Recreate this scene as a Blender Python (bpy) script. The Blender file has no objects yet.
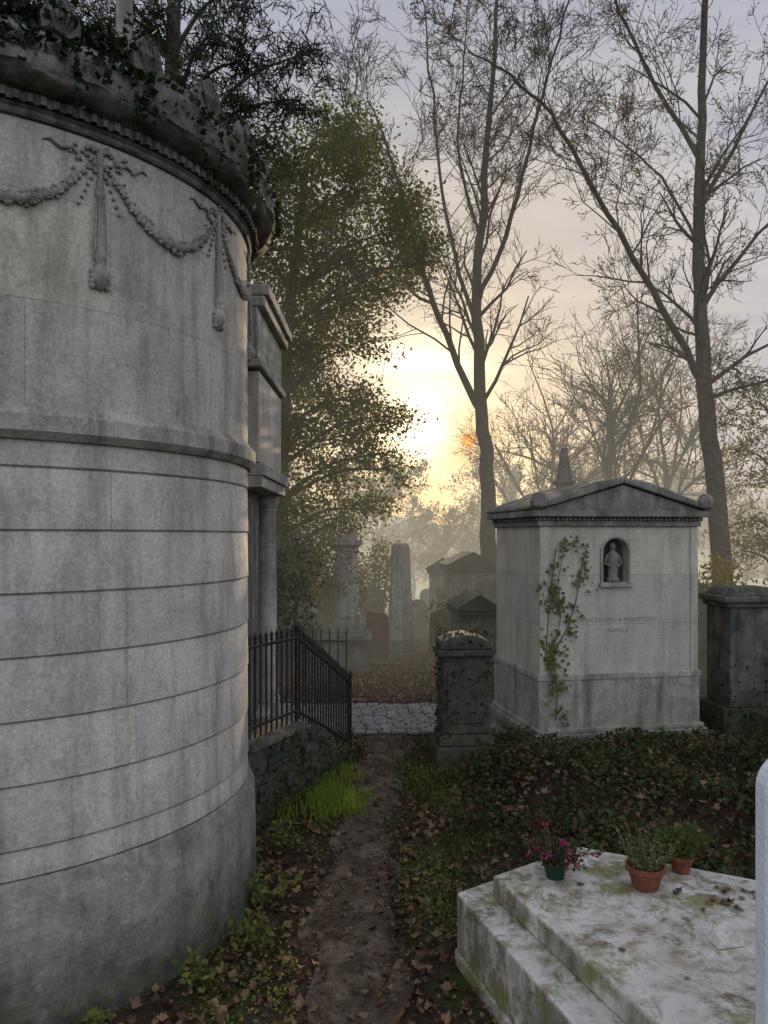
import bpy, math, random
import numpy as np
from mathutils import Vector, Matrix
R=math.radians; PI=math.pi
random.seed(7); np.random.seed(7)
S=bpy.context.scene
col=S.collection
F=768.0; HZ=537.0; CH=2.0
def at(px,py,Y): return Vector(((px-384)/F*Y, Y, CH+(HZ-py)/F*Y))
# ---------------------------------------------------------------- helpers
def tag(o,label=None,cat=None,group=None,kind=None):
    if label: o['label']=label
    if cat: o['category']=cat
    if group: o['group']=group
    if kind: o['kind']=kind
    return o
def empty(name,loc,rz,label,cat,group=None):
    o=bpy.data.objects.new(name,None); col.objects.link(o); o.location=loc; o.rotation_euler=(0,0,rz)
    o.empty_display_size=.1
    return tag(o,label,cat,group)
class MB:
    def __init__(s): s.v=[]; s.f=[]
    def add(s,vs,fs):
        n=len(s.v); s.v.extend([tuple(v) for v in vs]); s.f.extend([tuple(i+n for i in f) for f in fs])
    def box(s,x0,x1,y0,y1,z0,z1,taper=0):
        t=taper
        s.add([(x0,y0,z0),(x1,y0,z0),(x1,y1,z0),(x0,y1,z0),(x0+t,y0+t,z1),(x1-t,y0+t,z1),(x1-t,y1-t,z1),(x0+t,y1-t,z1)],
              [(3,2,1,0),(4,5,6,7),(0,1,5,4),(1,2,6,5),(2,3,7,6),(3,0,4,7)])
    def prism(s,poly,z0,z1,top=None):
        n=len(poly); top=top or poly
        s.add([(p[0],p[1],z0) for p in poly]+[(p[0],p[1],z1) for p in top],
              [tuple(range(n))[::-1],tuple(range(n,2*n))]+[(i,(i+1)%n,n+(i+1)%n,n+i) for i in range(n)])
    def prismy(s,poly,y0,y1):   # polygon in xz, extruded along y
        n=len(poly)
        s.add([(p[0],y0,p[1]) for p in poly]+[(p[0],y1,p[1]) for p in poly],
              [tuple(range(n)),tuple(range(n,2*n))[::-1]]+[(i,n+i,n+(i+1)%n,(i+1)%n) for i in range(n)])
    def lathe(s,prof,c=(0,0,0),n=24,a0=0,a1=2*PI,cap=True):
        full=abs(a1-a0-2*PI)<1e-6; m=n if full else n+1; vs=[]; fs=[]
        for (r,z) in prof:
            for i in range(m):
                a=a0+(a1-a0)*i/n
                vs.append((c[0]+r*math.cos(a),c[1]+r*math.sin(a),c[2]+z))
        for j in range(len(prof)-1):
            for i in range(n):
                k=(i+1)%m
                fs.append((j*m+i,j*m+k,(j+1)*m+k,(j+1)*m+i))
        if full and cap:
            if prof[0][0]>1e-4: fs.append(tuple(range(m))[::-1])
            if prof[-1][0]>1e-4: fs.append(tuple(range((len(prof)-1)*m,len(prof)*m)))
        s.add(vs,fs)
    def tube(s,pts,rs,k=6,cap=False):
        vs=[];fs=[];n=len(pts)
        for i in range(n):
            d=(pts[min(i+1,n-1)]-pts[max(i-1,0)])
            if d.length<1e-9: d=Vector((0,0,1))
            d.normalize()
            a=d.cross(Vector((.31,.87,.39)));
            if a.length<.1: a=d.cross(Vector((1,0,0)))
            a.normalize(); b=d.cross(a)
            for j in range(k):
                t=2*PI*j/k; vs.append(pts[i]+(a*math.cos(t)+b*math.sin(t))*rs[i])
        for i in range(n-1):
            for j in range(k):
                q=(j+1)%k; fs.append((i*k+j,i*k+q,(i+1)*k+q,(i+1)*k+j))
        if cap: fs.append(tuple(range(k))[::-1]); fs.append(tuple(range((n-1)*k,n*k)))
        s.add(vs,fs)
    def ball(s,c,r,n=8,m=5,sq=(1,1,1)):
        vs=[];fs=[]
        for j in range(m+1):
            p=PI*j/m
            for i in range(n):
                a=2*PI*i/n; vs.append((c[0]+r*sq[0]*math.sin(p)*math.cos(a),c[1]+r*sq[1]*math.sin(p)*math.sin(a),c[2]-r*sq[2]*math.cos(p)))
        for j in range(m):
            for i in range(n): fs.append((j*n+i,j*n+(i+1)%n,(j+1)*n+(i+1)%n,(j+1)*n+i))
        s.add(vs,fs)
    def build(s,name,mat,parent=None,smooth=False,bevel=0):
        me=bpy.data.meshes.new(name); me.from_pydata(s.v,[],s.f); me.materials.append(mat)
        o=bpy.data.objects.new(name,me); col.objects.link(o)
        if parent: o.parent=parent
        if smooth:
            me.polygons.foreach_set('use_smooth',[True]*len(me.polygons))
            if smooth!='all':
                try: me.set_sharp_from_angle(angle=R(40))
                except Exception: pass
        if bevel:
            b=o.modifiers.new('bevel','BEVEL'); b.width=bevel; b.segments=2; b.limit_method='ANGLE'; b.angle_limit=R(40)
        return o
T_IVY=np.array([(0,-.45,0),(.34,-.42,.04),(.5,-.02,.1),(.24,.1,.04),(0,.55,0),(-.24,.1,.04),(-.5,-.02,.1),(-.34,-.42,.04)])
T_PLANE=np.array([(0,-.5,0),(.3,-.3,.06),(.55,-.1,.16),(.25,.12,.04),(.22,.42,.1),(0,.3,0),(-.22,.42,.1),(-.25,.12,.04),(-.55,-.1,.16),(-.3,-.3,.06)])
T_NEEDLE=np.array([(-.03,-.5,0),(.03,-.5,0),(.05,.1,.03),(0,.5,0),(-.05,.1,.03)])
T_OVAL=np.array([(0,-.5,0),(.2,-.25,.05),(.24,.1,.07),(0,.5,0),(-.24,.1,.07),(-.2,-.25,.05)])
def leafcloud(name,C,size,mat,parent=None,T=T_OVAL,flat=None,var=.35,normals=None,hang=0):
    C=np.asarray(C,float); N=len(C); m=len(T)
    nz=np.random.normal(size=(N,3))
    if flat is not None: nz=nz*flat+np.array([0,0,1.0])
    if normals is not None: nz=np.asarray(normals)+np.random.normal(size=(N,3))*.3
    nz/=np.linalg.norm(nz,axis=1)[:,None]+1e-9
    t=np.random.normal(size=(N,3))
    if hang: t=t*(1-hang)+np.array([0,0,-1.0])*hang*1.5
    a=np.cross(nz,t); a/=np.linalg.norm(a,axis=1)[:,None]+1e-9
    b=np.cross(a,nz)
    s=size*(1+np.random.uniform(-var,var,size=(N,1))) if np.ndim(size)==0 else np.asarray(size)[:,None]*(1+np.random.uniform(-var,var,size=(N,1)))
    curl=np.random.uniform(.3,3,size=(N,1))
    V=C[:,None,:]+a[:,None,:]*(T[None,:,0:1]*s[:,None])+b[:,None,:]*(T[None,:,1:2]*s[:,None])+nz[:,None,:]*(T[None,:,2:3]*s[:,None]*curl[:,None])
    V=V.reshape(-1,3)
    me=bpy.data.meshes.new(name)
    me.vertices.add(N*m); me.vertices.foreach_set('co',V.ravel())
    me.loops.add(N*m); me.polygons.add(N)
    me.polygons.foreach_set('loop_start',np.arange(0,N*m,m,dtype=np.int32))
    me.loops.foreach_set('vertex_index',np.arange(N*m,dtype=np.int32))
    me.update(calc_edges=True); me.validate()
    me.materials.append(mat)
    o=bpy.data.objects.new(name,me); col.objects.link(o)
    if parent: o.parent=parent
    return o
# ---------------------------------------------------------------- materials
class NT:
    def __init__(s,name):
        s.m=bpy.data.materials.new(name); s.m.use_nodes=True; s.t=s.m.node_tree; s.t.nodes.clear()
        s.out=s.n('ShaderNodeOutputMaterial')
    def n(s,k,**kw):
        x=s.t.nodes.new(k)
        for a,b in kw.items(): setattr(x,a,b)
        return x
    def l(s,a,b): s.t.links.new(a,b)
    def noise(s,vec,scale,detail=4,rough=.6,dist=0):
        x=s.n('ShaderNodeTexNoise'); x.inputs['Scale'].default_value=scale; x.inputs['Detail'].default_value=min(detail,6)
        x.inputs['Roughness'].default_value=rough; x.inputs['Distortion'].default_value=dist
        s.l(vec,x.inputs['Vector']); return x.outputs['Fac']
    def map(s,vec,sc): 
        x=s.n('ShaderNodeMapping'); x.inputs['Scale'].default_value=sc; s.l(vec,x.inputs['Vector']); return x.outputs['Vector']
    def ramp(s,f,stops):
        x=s.n('ShaderNodeValToRGB'); e=x.color_ramp.elements
        while len(e)<len(stops): e.new(.5)
        for i,(p,c) in enumerate(stops):
            e[i].position=p; e[i].color=(c,c,c,1) if not isinstance(c,tuple) else (*c,1)
        s.l(f,x.inputs['Fac']); return x.outputs['Color']
    def mix(s,f,a,b,mode='MIX'):
        x=s.n('ShaderNodeMix',data_type='RGBA',blend_type=mode)
        if isinstance(f,(int,float)): x.inputs[0].default_value=f
        else: s.l(f,x.inputs[0])
        for q,i in ((a,6),(b,7)):
            if isinstance(q,tuple): x.inputs[i].default_value=(*q,1)
            else: s.l(q,x.inputs[i])
        return x.outputs[2]
    def math(s,op,a,b=0,c=None,clamp=False):
        x=s.n('ShaderNodeMath',operation=op,use_clamp=clamp)
        for i,q in enumerate([a,b]+([c] if c is not None else [])):
            if isinstance(q,(int,float)): x.inputs[i].default_value=q
            else: s.l(q,x.inputs[i])
        return x.outputs[0]
    def surf(s,colr,rough=.85,bump=None,bstr=.4,bdist=.01,spec=.3,metal=0):
        p=s.n('ShaderNodeBsdfPrincipled')
        if isinstance(colr,tuple): p.inputs['Base Color'].default_value=(*colr,1)
        else: s.l(colr,p.inputs['Base Color'])
        if isinstance(rough,(int,float)): p.inputs['Roughness'].default_value=rough
        else: s.l(rough,p.inputs['Roughness'])
        p.inputs['Specular IOR Level'].default_value=spec; p.inputs['Metallic'].default_value=metal
        if bump is not None:
            b=s.n('ShaderNodeBump'); b.inputs['Strength'].default_value=bstr; b.inputs['Distance'].default_value=bdist
            s.l(bump,b.inputs['Height']); s.l(b.outputs[0],p.inputs['Normal'])
        s.l(p.outputs[0],s.out.inputs[0]); return s.m
def stone(name,c1,c2,dark=(.06,.055,.045),stain=.6,scale=2.2,moss=0,mossz=.6,brick=None,rough=.85,top=None,blot=.8,joint=(.6,.58,.54)):
    m=NT(name); tc=m.n('ShaderNodeTexCoord'); v=tc.outputs['Object']
    base=m.mix(m.ramp(m.noise(v,scale,6,.65,.3),[(.33,0.),(.67,1.)]),c1,c2)
    st=m.noise(m.map(v,(5,5,.7)),1.6,5,.65)
    base=m.mix(m.math('MULTIPLY',m.ramp(st,[(.46,0.),(.74,1.)]),stain),base,dark)
    bl=m.noise(v,4.5,6,.78,.6)
    base=m.mix(m.math('MULTIPLY',m.ramp(bl,[(.5,0.),(.7,1.)]),stain*blot),base,dark)
    fine=m.noise(v,60,3,.7)
    base=m.mix(.35,base,m.ramp(fine,[(.3,(.22,.22,.22)),(.7,(.85,.85,.85))]),'OVERLAY')
    h=m.math('ADD',m.math('MULTIPLY',fine,.35),m.math('MULTIPLY',bl,.9))
    sep=m.n('ShaderNodeSeparateXYZ'); m.l(v,sep.inputs[0])
    if brick:
        mode,Rr,w,row,off=brick
        if mode=='cyl': u=m.math('MULTIPLY',m.math('ARCTAN2',sep.outputs[1],sep.outputs[0]),Rr)
        else: u=m.math('ADD',sep.outputs[0],sep.outputs[1])
        u=m.math('ADD',u,m.math('MULTIPLY',m.math('SINE',m.math('MULTIPLY',m.math('FLOOR',m.math('DIVIDE',m.math('SUBTRACT',sep.outputs[2],off),row)),2.7)),.31))
        cb=m.n('ShaderNodeCombineXYZ'); m.l(u,cb.inputs[0]); m.l(m.math('SUBTRACT',sep.outputs[2],off),cb.inputs[1])
        bt=m.n('ShaderNodeTexBrick'); bt.inputs['Scale'].default_value=1; bt.inputs['Brick Width'].default_value=w; bt.inputs['Row Height'].default_value=row
        bt.inputs['Mortar Size'].default_value=.0018; bt.inputs['Mortar Smooth'].default_value=.5
        bt.inputs['Color1'].default_value=(.88,.88,.9,1); bt.inputs['Color2'].default_value=(1.1,1.08,1.02,1); bt.inputs['Mortar'].default_value=(*joint,1)
        m.l(cb.outputs[0],bt.inputs['Vector'])
        base=m.mix(.8,base,bt.outputs['Color'],'MULTIPLY')
        h=m.math('SUBTRACT',h,m.math('MULTIPLY',bt.outputs['Fac'],.45))
    if moss:
        g=m.math('MULTIPLY_ADD',sep.outputs[2],-1/mossz,1.0)
        g=m.math('ADD',g,m.math('MULTIPLY_ADD',m.noise(v,5,5,.7),1.6,-.9))
        base=m.mix(m.math('MULTIPLY',m.ramp(g,[(.25,0.),(.8,1.)]),moss),base,m.mix(m.ramp(m.noise(v,12,3),[(.4,0.),(.6,1.)]),(.045,.045,.035),(.07,.085,.035)))
    if top:
        ge=m.n('ShaderNodeNewGeometry'); s2=m.n('ShaderNodeSeparateXYZ'); m.l(ge.outputs['Normal'],s2.inputs[0])
        f=m.math('MULTIPLY',m.ramp(s2.outputs[2],[(.3,0.),(.8,1.)]),m.ramp(m.noise(v,6,4,.7),[(.42,0.),(.6,1.)]))
        base=m.mix(f,base,top)
    return m.surf(base,rough,h,.7,.014,.2)
def leafmat(name,cols,trans=.45,rough=.65,tint=None,spec=.15):
    m=NT(name); g=m.n('ShaderNodeNewGeometry')
    st=[(i/(len(cols)-1) if len(cols)>1 else 0,c) for i,c in enumerate(cols)]
    c=m.ramp(g.outputs['Random Per Island'],st)
    p=m.n('ShaderNodeBsdfPrincipled'); m.l(c,p.inputs['Base Color']); p.inputs['Roughness'].default_value=rough; p.inputs['Specular IOR Level'].default_value=spec
    t=m.n('ShaderNodeBsdfTranslucent'); m.l(m.mix(1.0,c,tint or (1.6,1.5,.7),'MULTIPLY'),t.inputs['Color'])
    x=m.n('ShaderNodeMixShader'); x.inputs[0].default_value=trans
    m.l(p.outputs[0],x.inputs[1]); m.l(t.outputs[0],x.inputs[2]); m.l(x.outputs[0],m.out.inputs[0]); return m.m
def simple(name,c1,c2,scale=20,rough=.8,bs=.4,metal=0,spec=.3):
    m=NT(name); v=m.n('ShaderNodeTexCoord').outputs['Object']; f=m.noise(v,scale,5,.7)
    return m.surf(m.mix(m.ramp(f,[(.35,0.),(.65,1.)]),c1,c2),rough,f,bs,.01,spec,metal)
M={}
M['drum_low']=stone('drum_stone_lower',(.35,.32,.265),(.47,.44,.365),dark=(.1,.09,.068),stain=.62,moss=.85,mossz=.95,brick=('cyl',1.44,.83,.2535,.7565),blot=.55,scale=1.4,joint=(.72,.7,.66))
M['drum_up']=stone('drum_stone_upper',(.37,.33,.265),(.49,.45,.36),dark=(.11,.092,.065),stain=.65,brick=('cyl',1.44,.95,.43,2.52),blot=.6,scale=1.4,joint=(.72,.7,.66))
M['drum_trim']=stone('drum_stone_trim',(.26,.235,.19),(.38,.35,.285),stain=.75,scale=3)
M['drum_dark']=stone('weathered_cornice_stone',(.085,.077,.062),(.22,.2,.165),dark=(.03,.03,.022),stain=.9,scale=5,top=(.03,.035,.02))
M['carved']=stone('carved_stone',(.2,.18,.145),(.36,.33,.27),stain=.7,scale=8)
M['plinth']=stone('plinth_stone',(.17,.155,.128),(.33,.305,.25),stain=.65,moss=.9,mossz=.65,scale=5)
M['maus']=stone('tomb_house_stone',(.38,.35,.27),(.48,.445,.35),dark=(.13,.115,.08),stain=.5,moss=.6,mossz=.5,brick=('flat',0,.8,.466,.71),blot=.6,scale=1.5)
M['maus_trim']=stone('tomb_house_trim',(.23,.21,.165),(.37,.34,.27),stain=.75,moss=.75,mossz=.3,scale=4)
M['maus_roof']=stone('tomb_house_roof_stone',(.13,.12,.095),(.28,.255,.205),dark=(.05,.048,.036),stain=.85,scale=5,top=(.06,.062,.035))
M['darkstone']=stone('dark_weathered_stone',(.03,.03,.023),(.095,.088,.07),stain=.8,moss=.8,mossz=.8,scale=6,top=(.05,.06,.025))
M['midstone']=stone('grey_grave_stone',(.11,.1,.083),(.23,.21,.175),stain=.8,moss=.6,mossz=.5,scale=4,top=(.06,.07,.03))
M['tombdark']=stone('blackened_grave_stone',(.07,.065,.052),(.19,.175,.145),dark=(.025,.024,.02),stain=.95,moss=.8,mossz=.8,scale=4,top=(.05,.06,.03))
M['palestone']=stone('pale_grave_stone',(.2,.185,.15),(.34,.315,.26),stain=.75,moss=.5,mossz=.6,scale=5)
M['rust']=stone('rusty_brown_stone',(.07,.045,.03),(.13,.08,.055),stain=.6,scale=8)
M['white']=stone('clean_white_marble',(.66,.66,.64),(.72,.72,.7),stain=.08,scale=3,rough=.4)
M['beige']=stone('weathered_beige_marble',(.5,.46,.38),(.62,.58,.5),stain=.3,scale=9,rough=.7)
def marble():
    m=NT('stained_white_marble'); v=m.n('ShaderNodeTexCoord').outputs['Object']
    ge=m.n('ShaderNodeNewGeometry'); s2=m.n('ShaderNodeSeparateXYZ'); m.l(ge.outputs['Normal'],s2.inputs[0])
    base=m.mix(m.ramp(m.noise(v,3,5,.6),[(.35,0.),(.65,1.)]),(.48,.445,.37),(.63,.6,.53))
    a=m.ramp(m.noise(v,2.2,6,.75,.8),[(.42,0.),(.54,1.)]); b=m.ramp(m.noise(v,9,6,.82,.4),[(.43,0.),(.56,1.)])
    base=m.mix(m.math('MULTIPLY',m.math('MULTIPLY',a,b),.92),base,(.13,.095,.045))
    base=m.mix(m.math('MULTIPLY',m.ramp(m.noise(v,5,6,.8,.5),[(.48,0.),(.66,1.)]),.75),base,(.24,.19,.1))
    side=m.ramp(s2.outputs[2],[(.2,1.),(.7,0.)]); st=m.ramp(m.noise(m.map(v,(6,6,1.2)),1.6,6,.7),[(.38,0.),(.62,1.)])
    base=m.mix(m.math('MULTIPLY',m.math('MULTIPLY',side,st),.85),base,(.12,.11,.07))
    base=m.mix(m.math('MULTIPLY',m.ramp(m.noise(m.map(v,(1,1,1.01)),3.1,6,.75),[(.52,0.),(.6,1.)]),.72),base,(.17,.175,.045))
    f=m.noise(v,50,4,.7); return m.surf(base,.75,f,.3,.008,.15)
M['marble']=marble()
M['iron']=simple('black_iron',(.012,.012,.013),(.035,.03,.026),30,.55,.3)
M['niche']=simple('dark_niche_back',(.04,.037,.03),(.07,.063,.05),30,.7,.3)  # even dark colour for the back panel of the niche
M['statue']=simple('weathered_statue_stone',(.13,.12,.095),(.2,.185,.15),30,.85,.3)
M['letter_shade']=simple('painted_engraving_shade',(.19,.172,.13),(.24,.215,.17),30,.9,.1)  # engraving shade painted as a dark colour on the raised letters
M['terra']=simple('terracotta',(.13,.04,.022),(.25,.08,.04),14,.75,.3)
M['greenpot']=simple('dark_green_plastic',(.012,.03,.018),(.02,.045,.025),25,.45,.1)
M['soil']=simple('soil',(.02,.014,.01),(.06,.04,.028),60,.95,.8)
M['bark']=simple('tree_bark',(.03,.026,.02),(.085,.072,.055),12,.9,.9)
M['bark_far']=simple('haze_tinted_bark',(.06,.052,.04),(.11,.095,.07),12,.9,.3)  # bark paled so that haze is painted into its colour
M['stem']=simple('plant_stem',(.06,.055,.02),(.1,.09,.04),20,.8,.2)
M['leaf_big']=leafmat('leafy_tree_leaves',[(.035,.048,.014),(.06,.075,.02),(.085,.09,.025),(.13,.11,.03)],.5)
M['leaf_con']=leafmat('conifer_needles',[(.014,.024,.012),(.035,.05,.024)],.2)
M['leaf_brown']=leafmat('dry_tree_leaves',[(.13,.07,.02),(.17,.1,.035),(.08,.05,.02)],.45)
M['leaf_yellow']=leafmat('yellow_tree_leaves',[(.17,.14,.035),(.11,.12,.03),(.2,.14,.035)],.5)
M['leaf_far']=leafmat('haze_tinted_leaves',[(.1,.11,.05),(.15,.14,.065),(.13,.13,.065)],.45)  # far foliage colours lightened to carry painted haze
M['leaf_ivy']=leafmat('ivy_leaves',[(.02,.035,.013),(.04,.06,.02),(.06,.078,.028),(.03,.042,.016),(.095,.06,.03),(.06,.035,.02)],.18,.75,spec=.08)
M['leaf_wallivy']=leafmat('climbing_ivy_leaves',[(.13,.16,.045),(.08,.11,.03),(.17,.17,.06)],.4)
M['leaf_fallen']=leafmat('fallen_leaves',[(.06,.036,.02),(.13,.075,.038),(.24,.15,.08),(.04,.026,.018),(.1,.055,.03),(.17,.115,.07)],.1,.8,spec=.1)
M['leaf_weed']=leafmat('weed_leaves',[(.08,.12,.025),(.14,.17,.04),(.22,.2,.05)],.4)
M['grass']=leafmat('bright_grass',[(.17,.25,.03),(.26,.33,.06),(.1,.16,.025)],.5)
M['grass_dark']=leafmat('dull_grass',[(.05,.08,.02),(.1,.13,.03),(.03,.05,.015)],.35)
M['heather']=leafmat('heather_leaves',[(.08,.12,.05),(.15,.17,.08),(.22,.18,.11)],.35)
M['petal']=leafmat('pink_petals',[(.38,.05,.13),(.28,.03,.08),(.45,.14,.22)],.3,tint=(1.2,.9,1))
def groundmat(name,cs,scale=9,green=None,bs=.8):
    m=NT(name); v=m.n('ShaderNodeTexCoord').outputs['Object']
    f=m.noise(v,scale,6,.75,.4); c=m.ramp(f,[(.3,cs[0]),(.5,cs[1]),(.68,cs[2])])
    c=m.mix(m.math('MULTIPLY',m.ramp(m.noise(v,2.3,5,.7),[(.45,0.),(.6,1.)]),.6),c,cs[0])
    vo=m.n('ShaderNodeTexVoronoi'); vo.inputs['Scale'].default_value=40; m.l(v,vo.inputs['Vector'])
    c=m.mix(.3,c,m.ramp(vo.outputs['Distance'],[(.1,(.3,.3,.3)),(.7,(.75,.7,.66))]),'OVERLAY')
    if green:
        c=m.mix(m.ramp(m.noise(v,1.7,4,.6),[(.5,0.),(.62,1.)]),c,green)
    h=m.math('ADD',m.math('MULTIPLY',f,1.0),m.math('MULTIPLY',m.noise(v,45,4,.75),.6))
    return m.surf(c,1.0,h,bs,.04,.0)
M['ground']=groundmat('damp_leafy_soil',[(.025,.02,.013),(.055,.042,.028),(.09,.068,.046)],9,(.055,.062,.025))
M['path']=groundmat('trodden_earth',[(.055,.042,.029),(.12,.092,.064),(.21,.165,.12)],7)
M['farpath']=groundmat('leafy_far_path',[(.05,.037,.027),(.09,.065,.046),(.13,.1,.07)],8)
M['bed']=simple('cobble_bedding',(.02,.018,.014),(.04,.034,.027),30,.9)
M['cobble']=simple('grey_cobblestone',(.12,.11,.098),(.23,.215,.19),5,.7,.6,spec=.3)
M['hill']=simple('haze_tinted_hillside',(.3,.31,.33),(.36,.36,.37),.02,1,.0)  # distant hill and building colours paled to stand in for haze
M['farwall']=simple('haze_tinted_wall',(.45,.45,.46),(.55,.54,.53),.2,1,.0)
M['farroof']=simple('haze_tinted_roof',(.28,.3,.34),(.34,.36,.4),.2,1,.0)
# painted haze: every material blends into warm emission with distance beyond the road
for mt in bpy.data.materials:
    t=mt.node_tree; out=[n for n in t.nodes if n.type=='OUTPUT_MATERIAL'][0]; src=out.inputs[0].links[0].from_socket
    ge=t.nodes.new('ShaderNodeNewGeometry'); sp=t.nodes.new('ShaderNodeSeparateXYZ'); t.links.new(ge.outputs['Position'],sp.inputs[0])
    def mm(op,a,b):
        x=t.nodes.new('ShaderNodeMath'); x.operation=op
        for i,q in enumerate((a,b)):
            if isinstance(q,(int,float)): x.inputs[i].default_value=q
            else: t.links.new(q,x.inputs[i])
        return x.outputs[0]
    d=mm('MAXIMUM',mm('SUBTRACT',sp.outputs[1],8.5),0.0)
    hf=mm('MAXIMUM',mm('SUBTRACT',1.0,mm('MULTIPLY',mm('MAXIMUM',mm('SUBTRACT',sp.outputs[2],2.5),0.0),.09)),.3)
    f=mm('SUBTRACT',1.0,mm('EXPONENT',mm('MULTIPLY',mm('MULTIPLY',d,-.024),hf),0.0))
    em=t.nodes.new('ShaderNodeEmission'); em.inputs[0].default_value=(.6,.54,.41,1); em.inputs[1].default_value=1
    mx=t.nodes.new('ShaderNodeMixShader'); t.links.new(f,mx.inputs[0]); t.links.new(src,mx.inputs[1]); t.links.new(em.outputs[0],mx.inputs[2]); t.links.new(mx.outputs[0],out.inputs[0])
    try: mt.cycles.emission_sampling='NONE'
    except Exception: pass
# ---------------------------------------------------------------- ground
def sm(a,b,x):
    t=min(1,max(0,(x-a)/(b-a))); return t*t*(3-2*t)
def pathc(y): return -.13+ .07*math.sin(y*.9+.4)+.025*(y-3)
def gz(x,y):
    near=1-sm(14,30,y)
    z=.02*math.sin(2.1*x+.6)*math.sin(1.7*y+.3)+.01*math.sin(5.3*x+1.1*y)*math.sin(4.1*y-2*x)
    z*=near
    flat=1-sm(7.2,7.6,y)*(1-sm(9.2,9.6,y)); z*=flat
    m=sm(.6,1.5,x)*(1-sm(5,7,x))*sm(4.0,4.8,y)*(1-sm(6.3,7.1,y))
    z+=.16*m*(1+.7*math.sin(3.1*x)*math.cos(2.7*y)+.3*math.sin(7*x+2*y))
    d=abs(x-pathc(y)); z-=.04*(1-sm(.12,.5,d))*(1-sm(7,7.6,y))
    if y>14: z-=min(7,.05*(y-14)+.0008*(y-14)**2)
    return z
def span(a,b,st,far):
    l=list(np.arange(a,b+1e-6,st)); s=st; x=l[-1]
    while x<far: s*=1.5; x+=s; l.append(x)
    s=st; x=l[0]; pre=[]
    while x>-far: s*=1.5; x-=s; pre.append(x)
    return pre[::-1]+l
xs=span(-3,5,.07,2500); ys=span(0,15,.07,2500)
vs=[(x,y,gz(x,y)) for y in ys for x in xs]; nx=len(xs)
fs=[(j*nx+i,j*nx+i+1,(j+1)*nx+i+1,(j+1)*nx+i) for j in range(len(ys)-1) for i in range(nx-1)]
g=MB(); g.v=vs; g.f=fs; tag(g.build('ground',M['ground'],smooth='all'),kind='structure')
def strip(name,y0,y1,cf,wf,mat,dz,nx=12,st=.07):
    m=MB(); rows=int((y1-y0)/st)+1
    for j in range(rows+1):
        y=y0+(y1-y0)*j/rows; c=cf(y); w=wf(y)
        for i in range(nx+1):
            t=i/nx*2-1; x=c+t*w+(.04*math.sin(y*5+t*3)+.025*math.sin(y*11+t))*abs(t)
            m.v.append((x,y,gz(x,y)+dz*(1-.75*abs(t)**4)))
    for j in range(rows):
        for i in range(nx): a=j*(nx+1)+i; m.f.append((a,a+1,a+nx+2,a+nx+1))
    return tag(m.build(name,mat,smooth='all'),kind='structure')
strip('dirt_path',.5,7.7,pathc,lambda y:.2+.03*math.sin(y*2),M['path'],.014)
strip('leafy_path',9.15,15,lambda y:.08+.03*(y-9),lambda y:.45,M['farpath'],.012)
b=MB(); b.prism([(-6,7.72),(9,7.72),(9,9.2),(-6,9.2)],-.05,.012); tag(b.build('cobble_bedding',M['bed']),kind='structure')
cb=MB(); y=7.76; row=0
while y<9.05:
    x=-5+(row%2)*.07
    while x<8:
        w=.14+random.uniform(-.02,.02); d=.115; h=.035+random.uniform(-.008,.008); q=.012
        x0,x1,y0,y1=x+.005,x+w-.006,y+.005,y+d-.006; tl=random.uniform(-.005,.005)
        cb.add([(x0,y0,0),(x1,y0,0),(x1,y1,0),(x0,y1,0),(x0,y0,h*.75),(x1,y0,h*.75),(x1,y1,h*.75),(x0,y1,h*.75),(x0+q,y0+q,h+tl),(x1-q,y0+q,h-tl),(x1-q,y1-q,h-tl),(x0+q,y1-q,h+tl)],
          [(0,1,5,4),(1,2,6,5),(2,3,7,6),(3,0,4,7),(4,5,9,8),(5,6,10,9),(6,7,11,10),(7,4,8,11),(8,9,10,11)])
        x+=w
    y+=.122; row+=1
tag(cb.build('cobbled_road',M['cobble']),kind='structure')
# ---------------------------------------------------------------- round mausoleum
DC=(-2.215,4.25); DR=1.44
rt=empty('round_mausoleum',(DC[0],DC[1],0),0,'large round pale stone mausoleum with carved garlands filling the left of the photo','mausoleum')
def L(prof,name,mat,n=128,bev=0):
    m=MB(); m.lathe(prof,n=n); return m.build(name,mat,rt,smooth=True)
L([(DR+.05,-.1),(DR+.045,.3),(DR+.04,.56),(DR+.005,.64),(DR-.1,.645)],'plinth',M['plinth'])
prof=[(DR-.1,.63)]; rows=[.757]+[.757+.2535*i for i in range(1,7)]
zp=.64
for zr in rows+[2.39]:
    prof+= [(DR-.007,zp+.001),(DR+.003,zp+.008),(DR-.003,zr-.007),(DR-.007,zr-.002)]; zp=zr
L(prof,'lower_wall',M['drum_low'])
L([(DR-.05,2.385),(DR+.015,2.39),(DR+.03,2.405),(DR+.045,2.42),(DR+.045,2.485),(DR+.03,2.5),(DR+.005,2.53),(DR-.06,2.535)],'ledge',M['drum_trim'])
L([(DR-.03,2.525),(DR-.002,2.53),(DR-.004,3.66),(DR-.03,3.665)],'upper_wall',M['drum_up'])
m=MB()
cp=[(DR-.04,3.66),(DR+.012,3.665),(DR+.02,3.675),(DR+.016,3.69),(DR+.028,3.7),(DR+.03,3.745)]+[(DR+.04+.1*math.sin(t),3.8-.045*math.cos(t)) for t in [PI/2*k/6 for k in range(7)]]+[(DR+.15,3.805),(DR+.155,3.85),(DR+.145,3.875),(DR+.15,3.9),(DR+.135,3.94),(DR+.1,3.975),(DR-.05,4.03),(DR-.06,4.15),(DR-.12,4.16)]
NS=360; vs=[];fs=[]      # cornice worn unevenly round its length
def wear(i,k):
    a=2*PI*i/NS; return .006*math.sin(11*a+k)+.005*math.sin(29*a+2*k)+.004*math.sin(67*a+k*3)
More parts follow.
